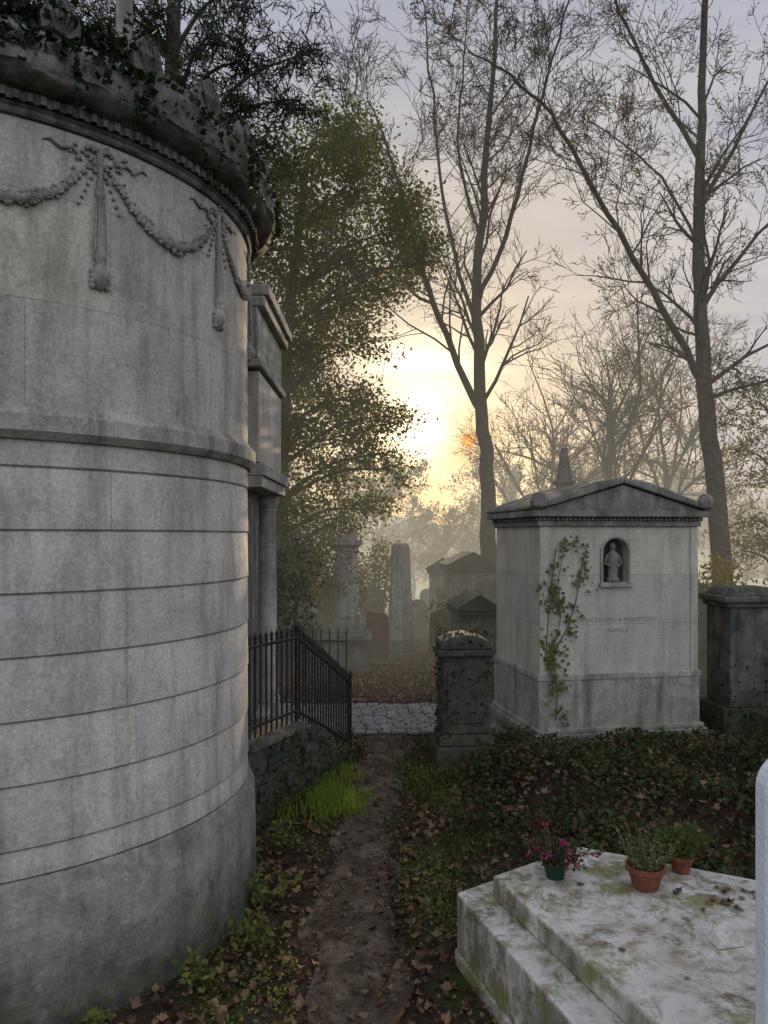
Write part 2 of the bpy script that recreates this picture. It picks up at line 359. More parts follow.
for j,(r,z) in enumerate(cp):
    wr=1 if 5<j<len(cp)-2 else .2
    for i in range(NS):
        a=2*PI*i/NS; rr=r+wr*(wear(i,j*.5)-.004); vs.append((rr*math.cos(a),rr*math.sin(a),z+wr*.5*wear(i,j*.5+4)))
for j in range(len(cp)-1):
    for i in range(NS): k=(i+1)%NS; fs.append((j*NS+i,j*NS+k,(j+1)*NS+k,(j+1)*NS+i))
m.add(vs,fs); m.build('cornice',M['drum_dark'],rt,smooth=True)
m=MB(); ND=190; vs=[];fs=[]
for i in range(ND):
    dd=random.uniform(-.006,.004)
    for (f_,r) in ((.0,.04),(.1,.056+dd),(.5,.058+dd),(.6,.04)):
        a=2*PI*(i+f_)/ND
        for zz in (3.706,3.738): vs.append(((DR+r)*math.cos(a),(DR+r)*math.sin(a),zz))
n4=ND*4
for i in range(n4):
    k=(i+1)%n4; fs.append((2*i,2*k,2*k+1,2*i+1))
m.add(vs,fs)
m.build('dentil_course',M['drum_dark'],rt)
L([(DR-.13,4.12),(DR-.3,4.26),(DR-.7,4.45),(.3,4.56),(.001,4.58)],'roof',M['drum_dark'],64)
for i in range(26):
    a=R(-80+i*13.85); mm_=MB()
    pts=[(-.07,0),(-.08,.06),(-.055,.12),(-.02,.16),(0,.175),(.02,.16),(.05,.12),(.08,.06),(.07,0)]
    mm_.prismy(pts,-.03,.03)
    for k in (-.04,-.02,0,.02,.04): mm_.tube([Vector((k*.4,-.03,.01)),Vector((k*1.1,-.045,.07)),Vector((k*1.2,-.03,.13))],[.006,.013,.005],5)
    o=mm_.build('roof_ornament',M['drum_dark'],rt,bevel=.004); o.location=((DR+.07)*math.cos(a),(DR+.07)*math.sin(a),3.98); o.rotation_euler=(0,0,a+PI/2+random.uniform(-.1,.1))
def dp(a,z,r=0): return Vector(((DR+r)*math.cos(a),(DR+r)*math.sin(a),z))
pa=[R(-73.6+28.6*i) for i in range(-1,5)]
def swag(a0,a1):
    m=MB(); n=34
    for i in range(n+1):
        t=i/n; a=a0+(a1-a0)*t; zz=3.565-.23*(1-(2*t-1)**2)+random.uniform(-.004,.004); rr=.009+.014*math.sin(PI*t)
        m.ball(dp(a,zz,.003),rr,8,6)
        for k in range(5):
            q=dp(a+random.uniform(-.01,.01),zz+random.uniform(-1.3,1.3)*rr,.01); m.ball(q,rr*random.uniform(.35,.6),6,4,(1,1,random.uniform(.6,1.1)))
    for s in (-1,1):
        aa=a0+.03 if s<0 else a1-.03
        m.tube([dp(aa,3.56,.002),dp(aa-s*.03,3.6,.006),dp(aa-s*.06,3.585,.003),dp(aa-s*.09,3.61,.005),dp(aa-s*.11,3.6,.001)],[.005,.007,.008,.006,.003],5)
    m.build('garland',M['carved'],rt,smooth='all')
for i in range(len(pa)-1): swag(pa[i]+.02,pa[i+1]-.02)
for a in pa:
    m=MB(); q=dp(a,0,.004)
    m.lathe([(.004,3.63),(.014,3.61),(.012,3.57),(.012,3.5),(.022,3.44),(.022,3.43),(.013,3.42),(.018,3.3),(.024,3.2),(.03,3.18),(.03,3.165),(.018,3.15),(.032,3.12),(.042,3.09),(.034,3.07),(.018,3.045),(.001,3.03)],(q.x,q.y,0),12)
    for k in range(-2,3): m.tube([dp(a+k*.006,3.41,.018-abs(k)*.003),dp(a+k*.009,3.19,.025-abs(k)*.004)],[.003,.005],4)
    for s in (-1,1):
        for k in range(6):
            m.ball(dp(a+s*(.012+.013*k),3.62-.013*k*k*.5+.012*k,.006),.014-.0012*k,6,4)
            m.ball(dp(a+s*(.016+.009*k),3.53-.03*k,.004),.009,6,4)
        for k in range(4): m.ball(dp(a+s*.022,3.05+.02*k,.005),.014,6,4)
    for k in range(26): m.ball(dp(a+random.gauss(0,.05),3.59+random.gauss(0,.032),.003),random.uniform(.006,.014),6,4,(1,1,.7))
    m.build('carved_torch',M['carved'],rt,smooth='all')
m=MB()
m.box(-1.5,1.33,1.2,2.35,2.53,3.18); m.build('portico_wall',M['drum_up'],rt,bevel=.008)
m=MB(); m.box(-1.56,1.36,1.15,2.42,3.2,3.26); m.box(-1.53,1.33,1.15,2.39,3.262,3.62); m.box(-1.58,1.38,1.15,2.45,3.622,3.7); m.box(-1.62,1.41,1.15,2.49,3.702,3.78)
m.build('portico_entablature',M['drum_trim'],rt,bevel=.012)
m=MB(); m.box(-1.56,1.36,1.15,2.42,2.35,2.43);m.box(-1.58,1.38,1.15,2.45,2.432,2.52); m.build('portico_beam',M['drum_trim'],rt,bevel=.008)
m=MB(); m.box(-1.5,1.2,1.0,1.95,0,2.345); m.build('portico_inner_wall',M['drum_dark'],rt)
m=MB(); m.box(-1.6,1.3,1.15,2.5,-.1,.6); m.build('portico_base',M['plinth'],rt,bevel=.01)
for x in (1.24,.5,-.5,-1.3):
    m=MB(); m.lathe([(.11,.6),(.11,.64),(.095,.66),(.1,.69),(.085,.72),(.083,1.4),(.072,2.2),(.085,2.22),(.072,2.24),(.1,2.29),(.1,2.348)],(x-.02,2.28,0),20); m.build('portico_column',M['drum_trim'],rt,smooth=True)
m=MB(); m.box(.03,.29,1.7,1.96,3.8,4.1); m.box(.06,.26,1.73,1.93,4.1,4.5,.04); m.box(.1,.22,1.77,1.89,4.5,6.7,.01); m.build('stone_shaft',M['palestone'],rt,bevel=.01)
# ---------------------------------------------------------------- iron railing + low wall
FP=[(-.95,5.2),(-.66,5.8),(-.316,7.14)]
def fpos(t):
    if t<=1: a,b_,s=FP[0],FP[1],t; z=.62
    else: a,b_,s=FP[1],FP[2],t-1; z=.62*(1-s)+.02
    return Vector((a[0]+(b_[0]-a[0])*s,a[1]+(b_[1]-a[1])*s,z))
wl=empty('retaining_wall',(FP[1][0],FP[1][1],0),0,'low dark mossy stone wall carrying the iron railing beside the round mausoleum','wall')
def off(p,dx,dy): return (p[0]+dx-FP[1][0],p[1]+dy-FP[1][1])
A,B_,C_=FP
m=MB()
m.prism([off(A,.02,-.05),off(B_,.03,0),off(B_,-.3,.1),off(A,-.4,.1)],-.1,.55)
def wallstones(P,Q,hf):
    dx,dy=Q[0]-P[0],Q[1]-P[1]; Ln=math.hypot(dx,dy); ux,uy=dx/Ln,dy/Ln; nx_,ny_=uy,-ux
    z=0.0
    while z<.54:
        hh=random.uniform(.06,.12); s=-random.uniform(0,.1)
        while s<Ln:
            w=random.uniform(.07,.19); s0=max(0,s); s1=min(Ln,s+w)
            zt_=min(z+hh,hf((s0+s1)/2/Ln))
            if s1-s0>.03 and zt_-z>.03:
                o_=.02+random.uniform(.005,.055); g_=.005; v8=[]
                for (ss,oo,zz) in ((s0+g_,-.05,z+g_),(s1-g_,-.05,z+g_),(s1-g_,o_,z+g_),(s0+g_,o_,z+g_),(s0+g_,-.05,zt_-g_),(s1-g_,-.05,zt_-g_),(s1-g_,o_,zt_-g_),(s0+g_,o_,zt_-g_)):
                    jx=random.uniform(-.012,.012)
                    v8.append((P[0]+ux*(ss+jx)+nx_*(oo+jx*.7)-FP[1][0],P[1]+uy*(ss+jx)+ny_*(oo+jx*.7)-FP[1][1],zz+random.uniform(-.01,.01)))
                m.add(v8,[(3,2,1,0),(4,5,6,7),(0,1,5,4),(1,2,6,5),(2,3,7,6),(3,0,4,7)])
            s+=w
        z+=hh
wallstones(A,B_,lambda s:.55); wallstones(B_,C_,lambda s:.58*(1-s)+.02)
m.build('wall_stones',M['darkstone'],wl,bevel=.018)
m=MB(); m.prism([off(A,.08,-.08),off(B_,.09,0),off(B_,-.32,.1),off(A,-.42,.1)],.552,.61); m.build('coping',M['tombdark'],wl,bevel=.015)
m=MB(); n=5
for i in range(n):
    s0,s1=i/n,(i+1)/n; h=.58*(1-s1)+.04
    p0=(B_[0]+(C_[0]-B_[0])*s0,B_[1]+(C_[1]-B_[1])*s0); p1=(B_[0]+(C_[0]-B_[0])*s1,B_[1]+(C_[1]-B_[1])*s1)
    m.prism([off(p0,.03,0),off(p1,.03,0),off(p1,-.5,.1),off(p0,-.5,.1)],-.1,h-i*.001)
m.build('steps',M['tombdark'],wl,bevel=.01)
C=[]
for i in range(420):
    t=random.random()*2; p=fpos(t); top_=.6 if t<1 else max(.05,.6*(2-t)); C.append((p.x+.08+random.uniform(-.02,.04),p.y-.04,random.random()**1.5*top_+.02))
tag(leafcloud('wall_ivy',C,.034,M['leaf_ivy'],None,T_IVY,flat=1),'small dark ivy leaves scattered over the low mossy wall under the railing','ivy')
fr=empty('iron_railing',(FP[1][0],FP[1][1],0),0,'black iron spear-topped railing stepping down beside the dirt path','railing')
o0=Vector((FP[1][0],FP[1][1],0))
for hh in (.07,.62):
    m=MB(); pts=[fpos(t)+Vector((0,0,hh))-o0 for t in (0,.5,1,1.5,2)]; m.tube(pts,[.014]*5,6,True); m.build('rail',M['iron'],fr)
ts=[i/10 for i in range(11)]+[1+(i+1)/20 for i in range(20)]
for i,t in enumerate(ts):
    p=fpos(t)-o0; big=(t in (0,1) or i==len(ts)-1); r=.018 if big else .009
    m=MB(); zt=p.z+.715+(.03 if big else 0)
    m.tube([Vector((p.x,p.y,p.z-(.04 if t<=1 else .0))),Vector((p.x,p.y,zt-.07))],[r,r],6)
    m.lathe([(r*.9,zt-.075),(r*1.7,zt-.06),(r*.8,zt-.05),(r*1.7,zt-.035),(.001,zt)],(p.x,p.y,0),6)
    m.build('post' if big else 'picket',M['iron'],fr)
def small_rail(loc_,P,Q,n,h,label):
    f=empty('iron_railing',loc_,0,label,'railing'); P=Vector(P);Q=Vector(Q)
    for hh in (.1,h-.1):
        m=MB(); m.tube([P+Vector((0,0,hh)),Q+Vector((0,0,hh))],[.012,.012],5); m.build('rail',M['iron'],f)
    for i in range(n):
        m=MB(); q=P.lerp(Q,i/(n-1)); m.tube([q,q+Vector((0,0,h))],[.009,.009],5); m.lathe([(.015,h),(.001,h+.06)],tuple(q),5); m.build('picket',M['iron'],f)
small_rail((-1.0,9.3,0),(-1,.3,0),(.55,-.1,0),16,.85,'dark iron grave railing behind the stepped railing, under the leafy tree')
small_rail((.72,10.2,0),(0,-.6,0),(.05,1.2,0),14,.75,'thin iron grave railing along the right side of the far path')
small_rail((-.95,12.6,0),(0,0,0),(.45,0,0),7,.7,'short iron railing beside the rusty brown headstone')
# ---------------------------------------------------------------- right tomb house
ang=R(10.3); c0=Vector((1.45,7.14,0)); u=Vector((math.cos(ang),math.sin(ang),0)); W=1.6; D=1.25
mz=empty('tomb_house',c0+u*(W/2),ang,'small cream stone tomb house with pediment, arched niche and climbing ivy','mausoleum')
hw=W/2; nw=.125; nb=1.57; ns=1.86; xc=-.05
m=MB()
arc=[(xc+nw*math.cos(t),ns+nw*math.sin(t)) for t in [PI/2*i/8 for i in range(9)]]
rh=[(xc,.7),(hw,.7),(hw,2.1),(xc,2.1)]+arc[::-1]+[(xc+nw,nb),(xc,nb)]
m.prismy(rh,0,.14); 
m.prismy([(xc,2.1),(-hw,2.1),(-hw,.7),(xc,.7),(xc,nb),(xc-nw,nb)]+[(2*xc-p[0],p[1]) for p in arc],0,.14)
m.box(-hw,hw,.141,D,.7,2.1); m.build('wall',M['maus'],mz)
m=MB(); m.box(-hw-.02,hw+.02,-.02,D+.02,.2,.69); m.box(-hw-.03,hw+.03,-.03,D+.03,.66,.715)
m.box(-hw-.07,hw+.07,-.07,D+.07,-.1,.17,.0); m.box(-hw-.05,hw+.05,-.05,D+.05,.17,.215); m.build('plinth',M['maus_trim'],mz,bevel=.008)
for s in (-1,1):
    m=MB(); x0=s*hw; m.box(min(x0,x0-s*.07)-(.004 if s<0 else 0),max(x0,x0-s*.07)+(.004 if s>0 else 0),-.012,.0,.716,2.098); m.build('corner_pilaster',M['maus'],mz)
m=MB(); m.box(-hw-.03,hw+.03,-.03,D+.03,2.1,2.15); 
for i in range(38):
    x=-hw-.03+i*(W+.06)/38; m.box(x,x+.024,-.05,-.028,2.152,2.185)
for i in range(30):
    y=-.03+i*(D+.06)/30; m.box(-hw-.05,-hw-.028,y,y+.024,2.152,2.185); m.box(hw+.028,hw+.05,y,y+.024,2.152,2.185)
m.box(-hw-.028,hw+.028,-.028,D+.028,2.15,2.187); m.box(-hw-.09,hw+.09,-.09,D+.09,2.188,2.25); m.build('cornice',M['maus_roof'],mz,bevel=.008)
m=MB(); m.prismy([(-hw-.02,2.252),(hw+.02,2.252),(0,2.49)],-.06,D+.03); m.build('pediment',M['maus_roof'],mz)
m=MB(); e=hw+.1
m.prismy([(-e,2.253),(-e,2.29),(-.25,2.52),(0,2.555),(0,2.505),(-hw-.04,2.254)],-.1,D+.1); m.prismy([(0,2.505),(0,2.555),(.25,2.52),(e,2.29),(e,2.253),(hw+.04,2.254)],-.1,D+.1); m.build('roof',M['maus_roof'],mz,bevel=.018)
for s in (-1,1):
    m=MB(); x=s*(hw+.04); m.prismy([(x-.075,2.27),(x+.06,2.27),(x+.075,2.33),(x+.05,2.39),(x,2.42),(x-.05,2.39),(x-.08,2.33)],-.13,-.03); 
    m.build('corner_ornament',M['maus_roof'],mz,bevel=.025)
m=MB(); pts=[Vector((xc-nw-.012,-.006,nb-.0))]+[Vector((xc+(nw+.012)*math.cos(t),-.006,ns+(nw+.012)*math.sin(t))) for t in [PI-PI*i/14 for i in range(15)]]+[Vector((xc+nw+.012,-.006,nb))]
m.tube(pts,[.014]*len(pts),6,True); m.box(xc-nw-.04,xc+nw+.04,-.04,0.0,nb-.04,nb-.002); m.build('niche_frame',M['maus_trim'],mz)
m=MB(); m.prismy([(xc-nw+.001,nb+.001),(xc+nw-.001,nb+.001)]+[(xc+(nw-.001)*math.cos(t),ns+(nw-.001)*math.sin(t)) for t in [PI*i/12 for i in range(13)]],.1,.138); m.build('niche_back',M['niche'],mz)
m=MB(); m.lathe([(.06,nb),(.065,nb+.03),(.045,nb+.05),(.05,nb+.12),(.06,nb+.22),(.052,nb+.27),(.02,nb+.3),(.022,nb+.31)],(xc,.05,0),12); m.ball((xc,.05,nb+.34),.034,10,8,(.85,.9,1.1))
for s in (-1,1): m.tube([Vector((xc+s*.055,.05,nb+.26)),Vector((xc+s*.085,.04,nb+.18)),Vector((xc+s*.03,.01,nb+.15))],[.016,.014,.012],6,True)
m.build('niche_statue',M['statue'],mz,smooth='all')
def text(s,size,x,z):
    c=bpy.data.curves.new('t','FONT'); c.body=s; c.size=size; c.align_x='CENTER'; c.extrude=.0008; c.space_character=1.2
    t=bpy.data.objects.new('t',c); col.objects.link(t); bpy.context.view_layer.update()
    me=bpy.data.meshes.new_from_object(t.evaluated_get(bpy.context.evaluated_depsgraph_get())); bpy.data.objects.remove(t)
    me.materials.clear(); me.materials.append(M['letter_shade'])
    o=bpy.data.objects.new('inscription',me); col.objects.link(o); o.parent=mz; o.location=(x,-.002,z); o.rotation_euler=(PI/2,0,0)
text('CONCESSION A PERPETUITE',.055,-.03,1.2); text('FAMILLE',.05,-.02,1.1)
iv=empty('climbing_ivy',c0+u*.05,ang,'yellow-green ivy climbing the left corner of the cream tomb house','ivy')
m=MB(); C=[];N_=[]
stems=[[(.08,.3),(.1,.6),(.06,.9),(.15,1.25),(.12,1.6),(.2,1.95)],[(.06,.9),(.22,1.15),(.3,1.4),(.36,1.75),(.42,1.95)],[(.1,.6),(.0,.9),(.03,1.3),(.1,1.5)],[(.15,1.25),(.05,1.5),(.1,1.9)]]
for st in stems:
    P=[Vector((x,-.015-.04*(z<.72),z)) for x,z in st]; m.tube(P,[.006-.0008*i for i in range(len(P))],5)
    for i in range(len(P)-1):
        for _ in range(6):
            t=random.random(); c_=P[i].lerp(P[i+1],t)+Vector((random.gauss(0,.045),0,random.gauss(0,.04)))
            for k in range(random.choice((1,2,5,8))):
                C.append((c_.x+random.gauss(0,.028),c_.y-random.uniform(.0,.015),c_.z+random.gauss(0,.035))); N_.append((0,-1,.25))
m.build('stems',M['stem'],iv); leafcloud('leaves',C,.034,M['leaf_wallivy'],iv,T_IVY,normals=N_)
# ---------------------------------------------------------------- other graves
def root_at(name,x,y,rz,label,cat,group=None): return empty(name,(x,y,gz(x,y)-.01),rz,label,cat,group)
t=root_at('grave_pillar',.71,6.9,.06,'dark mossy square grave pillar with domed cap, left of the cream tomb house','gravestone')
m=MB(); m.box(-.27,.27,-.24,.24,-.05,.2); m.box(-.25,.25,-.22,.22,.2,.3,.02); m.build('base',M['darkstone'],t,bevel=.02)
m=MB(); m.box(-.215,.215,-.19,.19,.3,.98,.008); m.build('shaft',M['darkstone'],t,bevel=.018)
m=MB(); m.box(-.165,.165,-.2,-.192,.4,.86); m.build('panel',M['darkstone'],t,bevel=.003)
m=MB(); m.box(-.25,.25,-.22,.22,.98,1.04); m.prismy([(-.235,1.04),(.235,1.04),(.22,1.1),(.13,1.15),(0,1.17),(-.13,1.15),(-.22,1.1)],-.2,.2); m.build('cap',M['darkstone'],t,bevel=.015)
C=[(random.uniform(-.24,.24),random.uniform(-.22,.2),1.14+random.uniform(-.03,.04)) for _ in range(70)]+[(random.choice((-.22,.22))+random.uniform(-.03,.03),random.uniform(-.22,.2),random.uniform(.1,1.05)) for _ in range(260)]+[(random.uniform(-.22,.22),-.22,random.uniform(.2,1.1)) for _ in range(110)]
o=leafcloud('pillar_ivy',[(c[0]+.71,c[1]+6.9,c[2]) for c in C],.036,M['leaf_ivy'],None,T_IVY,flat=1); tag(o,'thin dark ivy clinging to the domed grave pillar','ivy')
def chapel(x,y,w,d,h,rz,label,mat='tombdark'):
    t=root_at('gabled_tomb',x,y,rz,label,'tomb'); a=w/2
    m=MB(); m.box(-a*1.15,a*1.15,-.06,d+.06,-.25,.14); m.build('base',M[mat],t,bevel=.01)
    m=MB(); m.box(-a,a,0,d,.14,h*.8); m.build('wall',M[mat],t,bevel=.008)
    m=MB(); m.box(-a*1.15,a*1.15,-.06,d+.06,h*.8,h*.84); m.prismy([(-a*1.2,h*.841),(a*1.2,h*.841),(a*1.2,h*.87),(0,h),(-a*1.2,h*.87)],-.08,d+.08); m.build('roof',M['darkstone'],t,bevel=.008)
    m=MB(); m.box(-a*.45,a*.45,-.006,-.001,.2,h*.62); m.build('door',M['iron'],t)
chapel(1.17,9.5,.46,.65,1.3,.1,'small dark gabled tomb behind the mossy grave pillar')
chapel(1.55,13.4,.8,1.0,1.75,.05,'dark-roofed stone chapel tomb behind the small gabled tomb','tombdark')
chapel(1.25,16.2,.6,.8,1.7,-.1,'dark narrow chapel tomb left of the central tree trunk','midstone')
chapel(-1.75,14.8,.9,1.0,2.0,.15,'shaded chapel tomb among the bushes left of the stone pillar','tombdark')
t=root_at('chest_tomb',-.62,11.6,0,'broad mossy chest tomb under the stone column, left of the far path','tomb')
m=MB(); m.box(-.5,.42,-.42,.5,-.1,.1); m.box(-.44,.36,-.36,.44,.1,.5); m.build('body',M['midstone'],t,bevel=.015)
m=MB(); m.box(-.52,.44,-.44,.52,.5,.6); m.build('slab',M['midstone'],t,bevel=.02)
zt=.6+t.location.z
t=empty('stone_column',(-.57,11.65,zt),0,'pale round stone column monument with wide moulded cap standing on the chest tomb','monument')
m=MB(); m.box(-.25,.25,-.24,.24,0,.12); m.box(-.21,.21,-.2,.2,.12,.2,.02); m.build('base',M['palestone'],t,bevel=.01)
m=MB(); m.lathe([(.2,.2),(.205,.24),(.185,.27),(.18,.9),(.17,1.2)],n=24); m.build('shaft',M['palestone'],t,smooth=True)
m=MB(); m.lathe([(.17,1.2),(.195,1.22),(.18,1.25),(.22,1.3)],n=24); m.box(-.25,.25,-.24,.24,1.301,1.37); m.box(-.2,.2,-.19,.19,1.371,1.46,.07); m.build('cap',M['palestone'],t,bevel=.008)
t=root_at('obelisk',.27,12.6,.15,'pale tapering obelisk gravestone beside the far end of the path','gravestone')
m=MB(); m.box(-.3,.3,-.28,.28,-.1,.14); m.box(-.24,.24,-.22,.22,.14,.32,.01); m.build('base',M['midstone'],t,bevel=.012)
m=MB(); m.box(-.19,.19,-.17,.17,.32,1.84,.055); m.box(-.135,.135,-.115,.115,1.841,1.9,.04); m.build('shaft',M['palestone'],t,bevel=.006)
t=root_at('brown_headstone',-.1,12.0,.2,'rusty brown slab headstone between the chest tomb and the obelisk','gravestone')
m=MB(); m.prismy([(-.17,0),(.17,0),(.17,.75),(.1,.82),(-.12,.85),(-.17,.8)],-.05,.05); m.build('slab',M['rust'],t,bevel=.01)
m=MB(); m.box(-.22,.22,-.12,.12,-.05,.1); m.build('base',M['midstone'],t,bevel=.01)
t=root_at('capped_pedestal_tomb',3.72,7.95,.05,'dark stained pedestal tomb with moulded cap, right of the cream tomb house','tomb')
m=MB(); m.box(-.36,.36,-.3,.3,-.1,.3); m.build('base',M['darkstone'],t,bevel=.015)
m=MB(); m.box(-.27,.27,-.25,.25,.3,1.3); m.build('shaft',M['tombdark'],t,bevel=.012)
m=MB(); m.box(-.31,.31,-.28,.28,1.3,1.35); m.box(-.35,.35,-.31,.31,1.35,1.42); m.box(-.3,.3,-.27,.27,1.42,1.5,.08); m.build('cap',M['tombdark'],t,bevel=.02)
C=[(3.72+random.uniform(-.38,.34),7.6+random.uniform(-.05,.4),random.uniform(.05,.9)*random.random()+.1) for _ in range(500)]
tag(leafcloud('tomb_ivy',C,.038,M['leaf_ivy'],None,T_IVY,flat=1),'dark ivy clump at the foot of the capped pedestal tomb','ivy')
for i,(px,Y,h,w,lab,mt,kind) in enumerate([(441,17.5,1.1,.4,'small far tomb with gabled top at the end of the path','midstone','g'),(427,19,1.0,.35,'small far headstone with rounded top seen over the path','midstone','r'),(449,21,1.2,.3,'slim distant stone cross beside the central tree trunk','midstone','c'),(505,13,1.4,.5,'dark far gabled gravestone between central trunk and tomb house','darkstone','g'),(700,11,1.35,.35,'grey rounded headstone between tomb house and right trunk','tombdark','r'),
  (442,12.2,.85,.4,'dark low headstone on the right of the far path','darkstone','r'),(452,13.6,1.0,.36,'dark gabled headstone behind the low one on the right of the far path','tombdark','g'),(418,16,.8,.4,'grey low headstone just right of the obelisk','tombdark','r'),(372,14.5,1.15,.42,'shaded gabled headstone between the stone column and the obelisk','tombdark','g'),(330,13.4,1.3,.45,'shaded rounded headstone behind the chest tomb','tombdark','r'),(306,12,1.0,.4,'dark stone cross left of the chest tomb under the leafy tree','tombdark','c')]):
    x=(px-384)/F*Y; t=root_at('far_gravestone',x,Y,0.07*i-.3,lab,'gravestone')
    m=MB(); m.box(-w*.6,w*.6,-.2,.2,-.2,.15); m.build('base',M['tombdark'],t)
    m=MB(); a=w/2
    if kind=='g': m.prismy([(-a,.15),(a,.15),(a,h*.8),(a*1.15,h*.8),(a*1.15,h*.84),(0,h),(-a*1.15,h*.84),(-a*1.15,h*.8),(-a,h*.8)],-.12,.12)
    elif kind=='r': m.prismy([(-a,.15),(a,.15)]+[(a*math.cos(q),h-a+a*math.sin(q)) for q in [PI*k/10 for k in range(11)]],-.06,.06)
    else: m.box(-.05,.05,-.05,.05,.15,h); m.box(-.2,.2,-.045,.045,h*.74,h*.74+.09)
    m.build('stone',M[mt],t,bevel=.006)
t=root_at('stone_spire',3.0,12.8,0,'slender grey stone finial rising behind the tomb house roof','monument')
m=MB(); m.box(-.3,.3,-.3,.3,-.1,1.6); m.build('base',M['midstone'],t,bevel=.02)
m=MB(); m.box(-.14,.14,-.14,.14,1.6,2.9,.02); m.box(-.16,.16,-.16,.16,2.9,2.96); m.box(-.11,.11,-.11,.11,2.96,3.5,.06); m.build('shaft',M['tombdark'],t,bevel=.01)
# ---------------------------------------------------------------- white marble tomb
mt_=empty('marble_tomb',(1.1,2.9,0),0,'stained white marble grave slab on a stepped base, bottom right','tomb')
def loc(p): return (p[0]-1.1,p[1]-2.9)
top=[(.50,3.54),(.985,3.88),(1.85,3.42),(2.2,2.4),(1.9,1.5),(1.14,1.7)]
mid=[(.34,3.60),(.95,4.03),(2.0,3.5),(2.4,2.35),(2.0,1.3),(1.0,1.5)]
low=[(.33,3.62),(.945,4.05),(2.02,3.52),(2.42,2.35),(2.0,1.28),(.985,1.48)]
m=MB(); m.prism([loc(p) for p in low],-.1,.06); m.prism([loc(p) for p in mid],.06,.335); m.build('lower_block',M['marble'],mt_,bevel=.012)
m=MB(); m.prism([loc(p) for p in top],.337,.44); m.build('top_slab',M['marble'],mt_,bevel=.012)
def pot(x,y,r,h,mat,lab,kind,name):
    t=empty(name,(x,y,.442),random.random(),lab,'potted plant')
    m=MB(); m.lathe([(r*.68,0),(r*.93,h*.78),(r*1.06,h*.78),(r*1.08,h),(r*.96,h),(r*.9,h*.85),(r*.85,h*.84)],n=28,cap=False); m.lathe([(.001,.002),(r*.68,0.001)],n=28); m.build('pot',mat,t,smooth=True)
    m=MB(); m.lathe([(r*.9,h*.84),(.001,h*.88)],n=20); m.build('soil',M['soil'],t)
    m=MB(); C=[]; Fl=[]
    if kind=='pink':
        for i in range(46):
            a=random.uniform(0,2*PI); e=random.uniform(.1,1.3); L_=random.uniform(.08,.17); d=Vector((math.cos(a)*e,math.sin(a)*e,1-.35*e))
            p0=Vector((math.cos(a)*r*.4,math.sin(a)*r*.4,h*.85)); p1=p0+d*L_; m.tube([p0,p0.lerp(p1,.5)+Vector((0,0,.01)),p1],[.002]*3,3)
            for k in range(9): q=p0.lerp(p1,random.uniform(.15,1)); C.append(tuple(q+Vector([random.gauss(0,.013) for _ in range(3)])))
            if i%3==0:
                for k in range(10): Fl.append(tuple(p1+Vector([random.gauss(0,.009) for _ in range(3)])))
        leafcloud('leaves',C,.026,M['leaf_ivy'],t,T_OVAL); leafcloud('flowers',Fl,.018,M['petal'],t,T_OVAL)
    else:
        for i in range(70 if kind=='heather' else 44):
            a=random.uniform(0,2*PI); e=random.uniform(.0,1.0); L_=random.uniform(.06,.16); d=Vector((math.cos(a)*e,math.sin(a)*e,1))
            p0=Vector((math.cos(a)*r*.6,math.sin(a)*r*.6,h*.85)); p1=p0+d*L_; m.tube([p0,p1],[.0018,.001],3)
            for k in range(13): q=p0.lerp(p1,random.uniform(.1,1)); C.append(tuple(q+Vector([random.gauss(0,.004 if kind=='heather' else .01) for _ in range(3)])))
        leafcloud('leaves',C,.014 if kind=='heather' else .026,M['heather'] if kind=='heather' else M['grass_dark'],t,T_OVAL)
    m.build('stems',M['stem'],t)
pot(.785,3.52,.058,.075,M['greenpot'],'pink flowering plant in a dark green pot on the marble slab','pink','flower_pot')
pot(1.165,3.42,.082,.1,M['terra'],'larger terracotta pot of pale heather in the middle of the marble slab','heather','heather_pot')
pot(1.385,3.58,.055,.08,M['terra'],'smaller terracotta pot with green plant at the back edge of the slab','green','small_pot')
t=empty('marble_fragment',(1.31,2.95,.442),.3,'small broken beige marble wedge lying on the grave slab','fragment')
m=MB(); m.add([(-.065,-.04,0),(.055,-.05,0),(.07,.04,0),(-.05,.05,0),(-.05,-.03,.03),(.045,-.035,.085),(.055,.03,.08),(-.03,.035,.045)],[(3,2,1,0),(4,5,6,7),(0,1,5,4),(1,2,6,5),(2,3,7,6),(3,0,4,7)]); m.build('wedge',M['beige'],t,bevel=.007)
t=empty('white_headstone',(1.265,2.0,0),0,'clean white round-shouldered marble headstone cut by the right frame edge','gravestone')
m=MB(); w=.285; hh=1.44; rr=.1
poly=[(-w,0),(w,0),(w,hh-rr)]+[(w-rr+rr*math.cos(q),hh-rr+rr*math.sin(q)) for q in [PI/2*k/8 for k in range(1,9)]]+[(-w+rr+rr*math.cos(q),hh-rr+rr*math.sin(q)) for q in [PI/2+PI/2*k/8 for k in range(0,9)]]
m.prismy(poly,-.04,.04); m.build('slab',M['white'],t,bevel=.015); m=MB(); m.box(-.3,.35,-.12,.12,-.05,.1); m.build('base',M['white'],t,bevel=.01)
